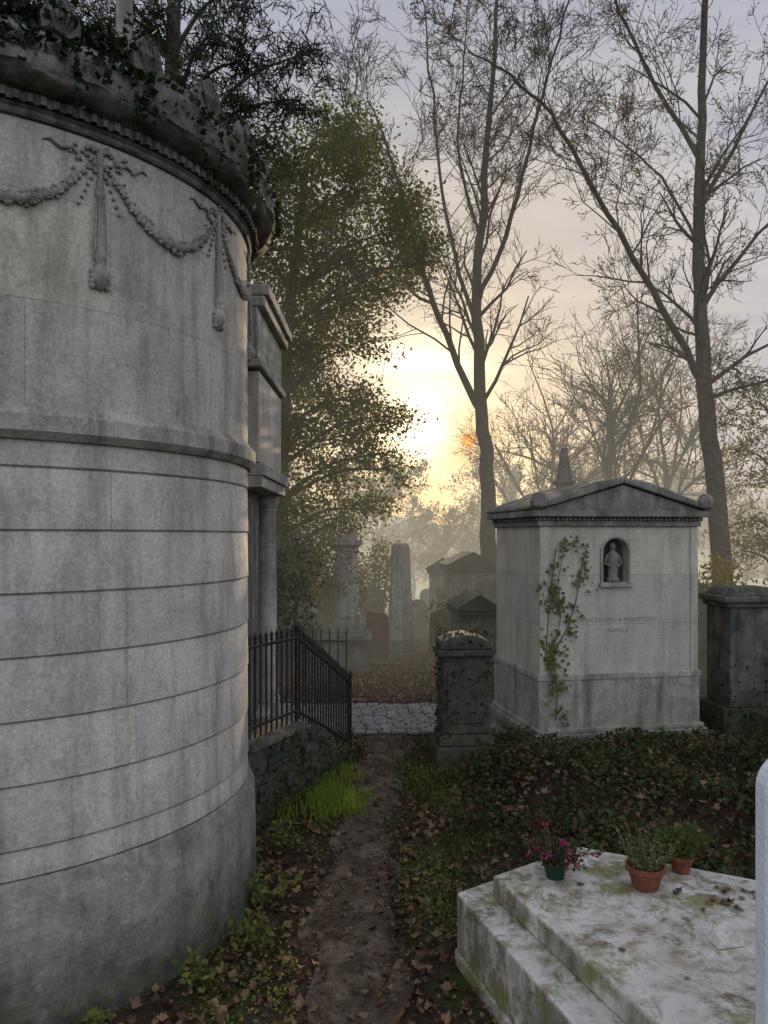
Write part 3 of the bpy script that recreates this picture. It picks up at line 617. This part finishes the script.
# ---------------------------------------------------------------- trees
def grow(mb,p,d,L_,r,lv,maxl,rng,tips,nch,up=.06,wig=.22,k=4,ratio=.62,rmin=.0035):
    n=4 if lv<maxl else 3; pts=[p.copy()]; rs=[r]; d=d.normalized()
    for i in range(n):
        d=(d+Vector((rng.gauss(0,wig),rng.gauss(0,wig),rng.gauss(0,wig)+up))).normalized()
        pts.append(pts[-1]+d*(L_/n)); rs.append(max(rmin,r*(1-.7*(i+1)/n)))
    mb.tube(pts,rs,k if r>.015 else 3)
    if lv>=maxl: tips.append(pts[-1]); tips.append(pts[1]); return
    for j in range(nch[lv]):
        t=rng.uniform(.2,1); i=min(n-1,int(t*n)); q=pts[i].lerp(pts[i+1],t*n-i); ax=(pts[i+1]-pts[i]).normalized()
        s=ax.cross(Vector((rng.gauss(0,1),rng.gauss(0,1),rng.gauss(0,1))))
        if s.length<.01: continue
        s.normalize(); an=rng.uniform(.45,.95); dd=ax*math.cos(an)+s*math.sin(an)
        grow(mb,q,dd,L_*ratio*rng.uniform(.7,1.1)*(1-.3*t),max(rmin,rs[i]*.6),lv+1,maxl,rng,tips,nch,up,wig,k,ratio,rmin)
def smoothpts(P,n=4):
    out=[]
    for i in range(len(P)-1):
        p0=P[max(i-1,0)];p1=P[i];p2=P[i+1];p3=P[min(i+2,len(P)-1)]
        for j in range(n):
            t=j/n; out.append(.5*((2*p1)+(p2-p0)*t+(2*p0-5*p1+4*p2-p3)*t*t+(3*p1-p0-3*p2+p3)*t**3))
    out.append(P[-1]); return out
def limb(mb,P,r0,r1,k,rng,tips,nb,L_,maxl,nch,start=.25,up=.05,ratio=.62,rmin=.0035):
    P=smoothpts([Vector(p) for p in P]); n=len(P); rs=[r0+(r1-r0)*i/(n-1) for i in range(n)]
    P=[P[0]]+[p+Vector((rng.gauss(0,.018),rng.gauss(0,.018),0)) for p in P[1:]]
    mb.tube(P,rs,k)
    for j in range(nb):
        t=start+(1-start)*(j+rng.random())/nb; t=min(t,.999); i=int(t*(n-1)); q=P[i].lerp(P[i+1],t*(n-1)-i); ax=(P[i+1]-P[i]).normalized()
        s=ax.cross(Vector((rng.gauss(0,1),rng.gauss(0,1),rng.gauss(0,1)))).normalized(); an=rng.uniform(.5,1.0)
        grow(mb,q,ax*math.cos(an)+s*math.sin(an),L_*(1-.4*t)*rng.uniform(.7,1.2),rs[i]*.34,0,maxl,rng,tips,nch,up,.17,4,ratio,rmin)
def bare_tree(name,label,trunk,tr,limbs,seed,leaves,leafm,barkm,lsize=.06,Lb=1.6,nch=(5,4,3),nbt=14,start=.35,rmin=.0035,group=None,up=.05):
    rng=random.Random(seed); base=Vector(trunk[0]); t=empty(name,base,0,label,'tree',group)
    mb=MB(); tips=[]
    limb(mb,[Vector(p)-base for p in trunk],tr[0],tr[1],9,rng,tips,nbt,Lb,len(nch),nch,start,rmin=rmin,up=up)
    for (P,r0,r1,nb,L_) in limbs: limb(mb,[Vector(p)-base for p in P],r0,r1,7,rng,tips,nb,L_,len(nch)-0,nch,.15,rmin=rmin,up=up)
    mb.build('trunk',barkm,t,smooth='all')
    if leaves:
        C=[tuple(rng.choice(tips)+Vector((rng.gauss(0,.07),rng.gauss(0,.07),rng.gauss(0,.07)))) for _ in range(leaves)]
        leafcloud('crown',C,lsize,leafm,t,T_OVAL)
    return t
bare_tree('tall_bare_tree','tall bare forked tree in the centre with the low sun beside its trunk',
 [(1.95,14,gz(1.9,14)-.2),at(489,560,14),at(486,470,14),at(480,390,14),at(478,290,14),at(483,190,14.2),at(491,90,14.5),at(498,-40,14.6)],(.175,.025),
 [([at(480,410,14),at(458,365,13.8),at(432,300,13.5),at(412,235,13.2),at(395,170,13),at(370,100,12.8)],.075,.012,18,2.0),
  ([at(478,330,14),at(455,255,14.2),at(438,170,14.5),at(430,70,14.8),at(425,0,15)],.045,.012,16,1.9),
  ([at(479,300,14),at(505,235,13.6),at(528,150,13.2),at(552,60,13),at(575,-20,12.8)],.05,.012,18,1.9),
  ([at(480,240,14.1),at(460,160,14.4),at(462,80,15),at(470,-10,15.3)],.035,.01,13,1.7),
  ([at(434,305,13.5),at(405,285,13.3),at(380,240,13.1),at(352,150,12.9),at(340,80,12.8)],.03,.01,12,1.5)],11,500,M['leaf_brown'],M['bark'],.045,2.1,(5,4,3),20,.4,.0045)
bare_tree('big_right_tree','large bare tree on the right with a long limb arching up to the left',
 [(5.35,12,gz(5.35,12)-.2),at(724,590,12),at(713,460,12),at(704,385,12),at(701,290,12),at(699,190,12),at(703,90,12),at(707,-60,12)],(.18,.04),
 [([at(704,385,12),at(662,307,11.8),at(625,245,11.6),at(590,182,11.3),at(550,115,11),at(508,75,10.8),at(465,50,10.6)],.06,.01,24,1.6),
  ([at(702,310,12),at(745,250,11.8),at(800,195,11.5)],.045,.012,9,1.4),
  ([at(704,400,12),at(740,388,11.6),at(800,372,11.4)],.04,.012,9,1.2),
  ([at(700,210,12),at(742,130,12.2),at(785,50,12.4)],.045,.012,11,1.5),
  ([at(700,160,12),at(655,85,12.3),at(620,10,12.6),at(600,-40,12.8)],.045,.012,17,1.7),
  ([at(702,260,12),at(670,190,12.8),at(630,150,13.4),at(590,120,13.8)],.03,.01,14,1.6)],23,1900,M['leaf_brown'],M['bark'],.052,1.9,(5,4,3),20,.4,.0045)
def round_tree(t,h,seed,leaves,lsize,rmin,barkm,leafm,nch=(6,5,4,3),nl=8,spread=.75,tr=.16):
    rng=random.Random(seed); mb=MB(); tips=[]; f=h*.27
    P=[Vector((0,0,-.3)),Vector((.05*h*rng.gauss(0,.3),0,f*.5)),Vector((.05*h*rng.gauss(0,.5),.1,f)),Vector((rng.gauss(0,.25),rng.gauss(0,.25),h*.48))]
    P=smoothpts(P); mb.tube(P,[tr*(1-.5*i/(len(P)-1)) for i in range(len(P))],7)
    for k in range(nl):
        a=2*PI*k/nl+rng.uniform(-.3,.3); i=rng.randint(len(P)*2//3-1,len(P)-1); el=rng.uniform(.35,1.4)
        grow(mb,P[i],Vector((math.cos(a)*math.cos(el),math.sin(a)*math.cos(el),math.sin(el))),h*.45*rng.uniform(.75,1.15),tr*.34,0,len(nch),rng,tips,nch,.04,.18,5,spread*.82,rmin)
    mb.build('trunk',barkm,t,smooth='all')
    C=[tuple(rng.choice(tips)+Vector([rng.gauss(0,.12) for _ in range(3)])) for _ in range(leaves)]
    leafcloud('crown',C,lsize,leafm,t,T_OVAL)
for i,(px,Y,h,lab) in enumerate([(600,18,8.4,'hazy bare round-crowned tree directly behind the tomb house roof'),(545,22,8.2,'hazy bare tree between the central trunk and the tomb house roof'),(660,21,8.4,'hazy bare tree just left of the large right tree')]):
    x=(px-384)/F*Y; z0=gz(x,Y); t=empty('hazy_bare_tree',(x,Y,z0),0,lab,'tree'); round_tree(t,h,131+i,1100,.06,.0065,M['bark_far'],M['leaf_yellow'],(7,6,4),10,tr=.15)
def clump_tree(name,label,base,trunk,tr,clumps,leafm,barkm,T,size,dens,seed,hang=0,sq=.7,cat='tree',ww=.05):
    rng=random.Random(seed); t=empty(name,base,0,label,cat); base=Vector(base); mb=MB(); C=[]
    tp=smoothpts([Vector(p)-base for p in trunk]); n=len(tp); mb.tube(tp,[tr*(1-.75*i/(n-1)) for i in range(n)],9)
    for (px,py,Y,r) in clumps:
        c=at(px,py,Y)-base
        cand=[p for p in tp if p.z<c.z-.25*(c-p).length] or [tp[1]]
        a=min(cand,key=lambda p:(p-c).length); midp=a.lerp(c,.5)+Vector((0,0,.12*(c-a).length*(1 if not hang else 1.6)))
        mb.tube(smoothpts([a,midp,c]),[.035-.027*i/8 for i in range(9)],5)
        for k in range(int(12*r/.5)+4):
            d=Vector((rng.gauss(0,1),rng.gauss(0,1),rng.gauss(0,.7)-hang*.6)).normalized(); L_=r*rng.uniform(.6,1.6)
            s=c+Vector((rng.gauss(0,.35*r),rng.gauss(0,.35*r),rng.gauss(0,.35*r))); e=s+d*L_
            mb.tube([c.lerp(s,.5),s,s.lerp(e,.5)+Vector((0,0,.03)),e+Vector((0,0,-.1*hang))],[.01,.008,.006,.004],3)
            for q in range(int(dens*r)):
                u_=rng.uniform(.1,1.05); w=ww+.07*r
                C.append((s.x+(e.x-s.x)*u_+rng.gauss(0,w),s.y+(e.y-s.y)*u_+rng.gauss(0,w),s.z+(e.z-s.z)*u_+rng.gauss(0,w*sq)-hang*.1*u_*u_))
    mb.build('trunk',barkm,t,smooth='all'); leafcloud('crown',C,size,leafm,t,T,hang=hang*.5); return len(C)
cl=[(330,150,11.3,.5),(300,165,10.6,.5),(350,190,11,.5),(380,195,11.6,.42),(400,230,11,.45),(425,262,10.8,.3),(352,255,11.4,.5),(305,250,10.8,.55),(275,190,11.2,.5),(268,260,11,.5),(330,310,11.5,.48),(290,335,10.7,.5),(358,345,11,.38),(388,415,10.9,.28),(345,405,11.6,.5),(305,425,10.8,.5),(330,470,11.2,.45),(375,455,11.3,.3),(290,500,10.8,.5),(340,520,11.8,.42),(395,470,11,.2),(270,330,11.2,.45),(265,430,11.4,.5),(375,290,11.2,.34),(310,560,11.5,.45),(270,560,11.5,.5),(368,510,12,.3),(320,370,11.8,.5),(345,440,12,.45),(320,220,12,.5),(362,400,12,.26),(420,240,11.6,.28),(365,150,11.8,.36),(300,590,11.9,.4),(290,290,11.8,.5),(345,290,12,.45),(400,262,11.9,.35),(300,380,12,.5),(410,205,11.4,.3),(330,130,12,.5),(275,380,11.8,.5)]
print('leaves',clump_tree('leafy_tree','dense backlit leafy green-brown tree behind the round mausoleum',(-1.5,11.1,0),[(-1.5,11.1,-.1),(-1.5,11.1,2),(-1.45,11.1,4),(-1.3,11.2,6),(-1.1,11.2,7.6)],.15,cl,M['leaf_big'],M['bark'],T_OVAL,.062,200,5,ww=.12))
cc=[(300,55,8.2,.35),(285,100,8.4,.4),(250,60,8.6,.45),(240,120,8.8,.4),(215,30,8.2,.4),(190,70,9,.45),(205,105,9.2,.5),(160,15,8.8,.4),(240,-10,8.6,.4),(255,160,9.2,.4),(150,60,9.2,.5),(100,20,9,.5),(60,-20,9,.6),(260,200,9.6,.4)]
print('needles',clump_tree('dark_conifer','dark drooping conifer rising behind the top of the round mausoleum',(-2.6,8.9,0),[(-2.6,8.9,-.1),(-2.6,8.9,3),(-2.5,8.9,6),(-2.4,8.9,9),(-2.3,8.9,10.5)],.16,cc,M['leaf_con'],M['bark'],T_NEEDLE,.12,130,8,hang=.6,sq=.5))
cy=[(755,400,13,.5),(745,450,13,.5),(765,480,13.2,.5),(750,520,13,.45),(780,430,13,.6),(770,540,13,.5),(740,550,13.5,.4)]
clump_tree('yellow_tree','yellow-leaved tree at the right frame edge behind the large bare tree',(6.8,13.2,0),[(6.8,13.2,-.1),(6.8,13.2,2),(6.7,13.2,4),(6.6,13.1,5)],.1,cy,M['leaf_yellow'],M['bark'],T_OVAL,.06,70,9,ww=.1)
t=root_at('dark_trunk_tree',3.95,7.1,0,'thick dark leaning tree trunk cut by the right frame edge','tree')
mb=MB(); mb.tube(smoothpts([Vector((-.15,0,-.1)),Vector((0,0,.6)),Vector((.15,0,1.5)),Vector((.5,.1,3.2)),Vector((1.2,.1,5.5))]),[.13-.005*i for i in range(17)],10)
for k in range(6): mb.tube([Vector((.3+.15*k,0,2.5+.5*k)),Vector((.9+.2*k,.3*(-1)**k,3.4+.5*k)),Vector((1.5+.2*k,.5*(-1)**k,4+.5*k))],[.04,.025,.01],5)
mb.build('trunk',M['bark'],t,smooth='all')
def bush(name,label,x,y,rx,ry,h,n,mat,size,cat='bush',T=T_OVAL):
    z0=gz(x,y)
    t=empty(name,(x,y,z0),0,label,cat); C=[]; mb=MB()
    lobes=[(random.uniform(-.7,.7)*rx,random.uniform(-.7,.7)*ry,random.uniform(.3,.85)*h,random.uniform(.25,.5)) for _ in range(14)]
    for (a,b_,c,r) in lobes:
        mb.tube([Vector((a*.2,b_*.2,-.05)),Vector((a*.7,b_*.7,c*.6)),Vector((a,b_,c))],[.02,.012,.005],4)
    for i in range(n):
        a,b_,c,r=random.choice(lobes); d=np.random.normal(size=3); d/=np.linalg.norm(d); q=random.uniform(.5,1.1)
        C.append((a+d[0]*r*q*rx,b_+d[1]*r*q*ry,max(.02,c+d[2]*r*q*h*.6)))
    mb.build('stems',M['stem'],t); leafcloud('leaves',C,size,mat,t,T)
bush('dark_bush','dark bush behind the stepped iron railing',-1.9,9.9,1.0,.5,1.9,4500,M['leaf_con'],.07)
bush('low_dark_shrub','low dark shrub between the railings left of the chest tomb',-1.35,11.0,.55,.4,1.0,2500,M['leaf_con'],.06)
bush('leafy_bush','backlit leafy bush filling the gap behind the chest tomb',-1.3,13.3,1.1,.6,2.6,6000,M['leaf_big'],.065)
bush('hazy_bush','green bush to the left of the obelisk behind the brown headstone',-.3,14.8,.65,.5,2.0,3200,M['leaf_big'],.065)
bush('yellow_bush','yellow-green bush between the tomb house and the capped pedestal',5.2,10.8,.8,.5,1.7,3000,M['leaf_yellow'],.07)
bush('green_bush','green bush behind the capped pedestal tomb at the right edge',5.6,9.6,.7,.5,2.1,3000,M['leaf_wallivy'],.07)
bush('low_bush','dark low bush right of the far path behind the grave pillar',1.2,12.2,.5,.5,1.0,2200,M['leaf_big'],.06)
bush('edge_bush','dark leafy bush at the right frame edge above the ivy',3.55,6.3,.35,.35,.75,1500,M['leaf_ivy'],.04,T=T_IVY)
proto=[]
for i in range(26):
    Y=random.uniform(28,70); px=150+i*27+random.uniform(-12,12)
    x=(px-384)/F*Y; z0=gz(x,Y); h=(2-z0)+random.uniform(.03,.085)*Y*(.7 if 395<px<480 else 1.4)
    if i<3:
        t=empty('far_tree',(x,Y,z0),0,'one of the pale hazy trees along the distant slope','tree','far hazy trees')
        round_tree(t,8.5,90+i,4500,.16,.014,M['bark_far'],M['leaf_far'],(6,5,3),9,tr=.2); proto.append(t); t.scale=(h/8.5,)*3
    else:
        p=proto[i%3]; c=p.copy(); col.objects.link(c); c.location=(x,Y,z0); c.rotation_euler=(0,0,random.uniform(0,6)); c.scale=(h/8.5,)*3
        for ch in list(p.children): d=ch.copy(); col.objects.link(d); d.parent=c
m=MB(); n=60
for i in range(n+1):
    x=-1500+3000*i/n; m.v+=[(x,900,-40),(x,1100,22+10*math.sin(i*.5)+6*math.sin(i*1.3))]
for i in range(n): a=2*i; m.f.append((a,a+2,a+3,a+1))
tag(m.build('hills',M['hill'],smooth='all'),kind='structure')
# ---------------------------------------------------------------- ground cover
def blocked(x,y):
    if (x-DC[0])**2+(y-DC[1])**2<(DR+.05)**2: return True
    if x<-.8 and y>5.2 and y<6.8: return True
    if 1.4<x<3.3 and 7.1+.18*(x-1.45)<y<8.6: return True
    if x>.33 and y<3.62 : return x>.33+(3.62-y)*.3
    if x>.33 and y<4.05 and x<.945: return y<3.62+(x-.33)*.7
    if x>=.945 and y<4.05-(x-.945)*.5: return True
    return False
C=[];Sz=[]
while len(C)<38000:
    y=2.4+random.random()**.9*12.4; x=random.uniform(-.62*y-.2,.62*y) if y<9 else random.uniform(-2.5,3.5)
    if blocked(x,y): continue
    d=abs(x-pathc(y)+.03*math.sin(6*y))
    if y<7.7 and d<.14 and random.random()<.5: continue
    if 7.7<y<9.15 and random.random()<.96: continue
    if x>1.1 and y>4.4 and y<7.3 and random.random()<.25: continue
    C.append((x,y,gz(x,y)+random.uniform(.008,.03)+(.035 if 7.7<y<9.2 else 0)+(random.uniform(.02,.12) if x>.8 and 4.2<y<7.3 else 0))); Sz.append(random.choice((.018,.028,.042)) if y<9 else .05)
leafs=leafcloud('fallen_leaves',C,np.array(Sz),M['leaf_fallen'],None,T_PLANE,flat=.45,var=.4); tag(leafs,'brown fallen leaves strewn over the soil and path','leaves',kind='stuff')
m=MB()
for i in range(1500):
    y=random.uniform(2.5,7.6); x=pathc(y)+random.gauss(0,.15); r=random.uniform(.003,.013)
    m.ball((x,y,gz(x,y)+.012),r,5,3,(1,random.uniform(.6,1),.6))
tag(m.build('path_pebbles',M['path'],smooth='all'),'small pebbles and clods on the dirt path','gravel',kind='stuff')
C=[]
while len(C)<24000:
    x=random.uniform(.3,5.2); y=random.uniform(3.6,7.4)
    if blocked(x,y): continue
    dens=sm(.35,1.0,x-.08*math.sin(7*y))*sm(3.6,4.3,y)
    q=.5+.5*math.sin(4.3*x+1+y)*math.sin(3.9*y-x)
    if q<random.random()*.9: continue
    if random.random()>dens: continue
    C.append((x,y,gz(x,y)+random.uniform(.0,.1+.12*q)))
tag(leafcloud('ivy_ground_cover',C,.034,M['leaf_ivy'],None,T_IVY,flat=.75,var=.5),'dark green ivy carpet between the marble tomb and the tomb house','ivy',kind='stuff')
C=[]
while len(C)<3000:
    y=random.uniform(2.6,7.5); x=pathc(y)+random.choice((-1,1))*random.uniform(.24,.65)
    if blocked(x,y): continue
    if math.sin(3*y+x*4)<.1: continue
    C.append((x,y,gz(x,y)+random.uniform(.005,.04)))
tag(leafcloud('low_weeds',C,.022,M['leaf_weed'],None,T_OVAL,flat=.8),'small weeds and seedlings along the path edges','weeds',kind='stuff')
def blades(name,cx,cy,rx,ry,n,h,mat,label):
    V=[];Fc=[]
    cl_=[(cx+random.gauss(0,rx),cy+random.gauss(0,ry),random.uniform(.5,1.1)) for _ in range(16)]
    for i in range(n):
        a0,b0,hs=random.choice(cl_); x=a0+random.gauss(0,.035+rx*.25); y=b0+random.gauss(0,.05+ry*.2)
        if blocked(x,y): continue
        z=gz(x,y); a=random.uniform(0,2*PI); L_=h*random.uniform(.35,1.2)*hs; w=.0025; lean=random.uniform(.3,1.2)*L_
        dx,dy=math.cos(a),math.sin(a); k=len(V)
        V+=[(x-dy*w,y+dx*w,z),(x+dy*w,y-dx*w,z),(x+dx*lean*.35+dy*w*.8,y+dy*lean*.35-dx*w*.8,z+L_*.6),(x+dx*lean*.35-dy*w*.8,y+dy*lean*.35+dx*w*.8,z+L_*.6),(x+dx*lean,y+dy*lean,z+L_*.8)]
        Fc+=[(k,k+1,k+2,k+3),(k+3,k+2,k+4)]
    m=MB(); m.v=V; m.f=Fc; return tag(m.build(name,mat),label,'grass',kind='stuff')
blades('grass_tuft',-.40,5.85,.11,.26,2800,.17,M['grass'],'bright green grass tuft at the foot of the railing wall')
blades('dull_grass',.45,6.2,.22,.8,2600,.09,M['grass_dark'],'dull short grass right of the dirt path')
def weed(x,y,h,n,label):
    t=empty('leafy_weed',(x,y,gz(x,y)),0,label,'weed'); mb=MB(); C=[]
    for i in range(n):
        a=random.uniform(0,2*PI); e=random.uniform(.2,.9); p1=Vector((math.cos(a)*e*h*.8,math.sin(a)*e*h*.8,h*random.uniform(.5,1))); mb.tube([Vector((0,0,-.01)),p1*.5+Vector((0,0,.03)),p1],[.003,.002,.0015],4)
        for k in range(9):
            q=p1*random.uniform(.35,1.05); C.append((q.x+random.gauss(0,.025),q.y+random.gauss(0,.025),q.z+random.gauss(0,.02)))
    mb.build('stems',M['stem'],t); leafcloud('leaves',C,.038,M['leaf_weed'],t,T_OVAL,flat=.8)
weed(-.66,4.15,.28,16,'tallest yellow-green weed at the foot of the round mausoleum wall')
weed(-.68,4.85,.22,10,'leafy weed at the back corner of the round mausoleum base')
weed(-.62,3.75,.18,12,'low leafy weed below the tallest one beside the round wall')
weed(-.8,3.4,.16,10,'small weed close to the path in front of the round wall')
weed(-1.15,3.0,.14,8,'small weed against the round wall near the bottom left corner')
C=[]
for i in range(5200):
    a=R(random.uniform(-130,-38)) if random.random()<.85 else R(random.uniform(-40,30)); r=DR+.13-abs(random.gauss(0,.22)); 
    if random.random()<.16: C.append(((DR+.165)*math.cos(a),(DR+.165)*math.sin(a),3.95-abs(random.gauss(0,.07))))
    else: C.append((r*math.cos(a),r*math.sin(a),4.02+max(0,(DR-r))*.35+abs(random.gauss(0,.06))))
for k in range(16):   # trailing strands hanging loose from the cornice
    a=R(random.uniform(-75,10)); L_=random.uniform(.08,.35); a2=a
    for j in range(int(L_*70)): a2+=random.gauss(0,.004); C.append(((DR+.175)*math.cos(a2),(DR+.175)*math.sin(a2),3.93-j/70))
rp=[(c[0]+DC[0],c[1]+DC[1],c[2]) for c in C]
tag(leafcloud('roof_ivy',rp,.032,M['leaf_con'],None,T_IVY,flat=.9),'dark ivy growing over the top of the round mausoleum','ivy')
C=[(random.gauss(1.5,.12),random.gauss(3.3,.06),.447) for _ in range(22)]+[(random.uniform(.6,1.6),random.uniform(2.6,3.6),.447) for _ in range(14)]
C=[c for c in C if c[0]>.62+(3.5-c[1])*.35]
tag(leafcloud('slab_leaves',C,.033,M['leaf_fallen'],None,T_PLANE,flat=.15),'few brown fallen leaves lying on the marble slab','leaves',kind='stuff')
# ---------------------------------------------------------------- light
sd=Vector((85/768,1,97/768)).normalized(); SEL=math.asin(sd.z); SAZ=math.atan2(sd.x,sd.y)
sl=bpy.data.lights.new('sun','SUN'); sl.energy=4.0; sl.angle=R(.5); sl.color=(1,.76,.46)
so=bpy.data.objects.new('sun',sl); col.objects.link(so); so.rotation_euler=(-sd).to_track_quat('-Z','Y').to_euler()
w=bpy.data.worlds.new('World'); S.world=w; w.use_nodes=True; nt=w.node_tree; nt.nodes.clear()
class WN(NT):
    def __init__(s): s.t=nt
W_=WN(); tc=W_.n('ShaderNodeTexCoord'); v=tc.outputs['Generated']
sky=W_.n('ShaderNodeTexSky'); sky.sky_type='NISHITA'; sky.sun_disc=False; sky.sun_elevation=SEL; sky.sun_rotation=SAZ; sky.air_density=1.2; sky.dust_density=1.5; sky.ozone_density=1.5
sep=W_.n('ShaderNodeSeparateXYZ'); W_.l(v,sep.inputs[0])
zz=W_.math('ADD',W_.math('MAXIMUM',sep.outputs[2],0),.18)
cmb=W_.n('ShaderNodeCombineXYZ'); W_.l(W_.math('DIVIDE',sep.outputs[0],zz),cmb.inputs[0]); W_.l(W_.math('DIVIDE',sep.outputs[1],zz),cmb.inputs[1])
mp=W_.n('ShaderNodeMapping'); mp.inputs['Rotation'].default_value=(0,0,R(35)); mp.inputs['Scale'].default_value=(.6,1.6,1); W_.l(cmb.outputs[0],mp.inputs['Vector'])
cf=W_.ramp(W_.noise(mp.outputs[0],1.5,6,.6,.6),[(.38,0.),(.62,1.)])
def dotp(vec):
    dt=W_.n('ShaderNodeVectorMath',operation='DOT_PRODUCT'); W_.l(v,dt.inputs[0]); dt.inputs[1].default_value=tuple(Vector(vec).normalized()); return W_.math('MAXIMUM',dt.outputs['Value'],0)
dot=dotp((.07,1,.15))
g1=W_.math('POWER',dot,13); g2=W_.math('POWER',dotp((.05,1,.175)),520); g3=W_.math('POWER',dot,50)
clear=W_.mix(g1,(3.6,4.2,5.8),(6.4,5.5,4.4)); cloud=W_.mix(g1,(5.2,5.3,6.2),(8.4,7.1,5.4))
c=W_.mix(cf,clear,cloud)
c=W_.mix(.12,c,sky.outputs[0])
def scl(f,colr):
    x=W_.n('ShaderNodeVectorMath',operation='SCALE'); x.inputs[0].default_value=colr; W_.l(f,x.inputs['Scale']); return x.outputs[0]
c=W_.mix(1.0,c,scl(W_.math('MULTIPLY',g2,W_.math('MULTIPLY_ADD',cf,.8,.4)),(20,17,12)),'ADD')
c=W_.mix(1.0,c,scl(g3,(1.1,.75,.35)),'ADD')
c=W_.mix(W_.ramp(W_.math('POWER',dotp(tuple(sd)),900),[(.2,0.),(1.,.75)]),c,(10.5,6.2,2.4))
c=W_.mix(W_.ramp(W_.math('POWER',dotp(tuple(sd)),20000),[(.3,0.),(.6,1.)]),c,(16,6.5,1.6))
# added fill: sky overhead and behind the viewer scaled up to light the foreground
bk2=W_.n('ShaderNodeMapRange'); W_.l(W_.math('MULTIPLY',sep.outputs[1],-1),bk2.inputs[0]); bk2.inputs[1].default_value=-.55; bk2.inputs[2].default_value=.45; bk2.inputs[3].default_value=1; bk2.inputs[4].default_value=2.35
x=W_.n('ShaderNodeVectorMath',operation='SCALE'); W_.l(c,x.inputs[0]); W_.l(bk2.outputs[0],x.inputs['Scale'])
bg=W_.n('ShaderNodeBackground'); bg.inputs['Strength'].default_value=.1; W_.l(x.outputs[0],bg.inputs[0]); wo=W_.n('ShaderNodeOutputWorld'); W_.l(bg.outputs[0],wo.inputs[0])
# ---------------------------------------------------------------- camera
cam=bpy.data.cameras.new('camera'); co=bpy.data.objects.new('camera',cam); col.objects.link(co); S.camera=co
co.location=(0,0,CH); co.rotation_euler=(PI/2,0,0); cam.sensor_fit='VERTICAL'; cam.sensor_height=36; cam.lens=36*F/1024; cam.shift_y=(HZ-512)/1024; cam.clip_end=5000; cam.clip_start=.05
S.view_settings.view_transform='Standard'; S.view_settings.look='None'; S.view_settings.exposure=0
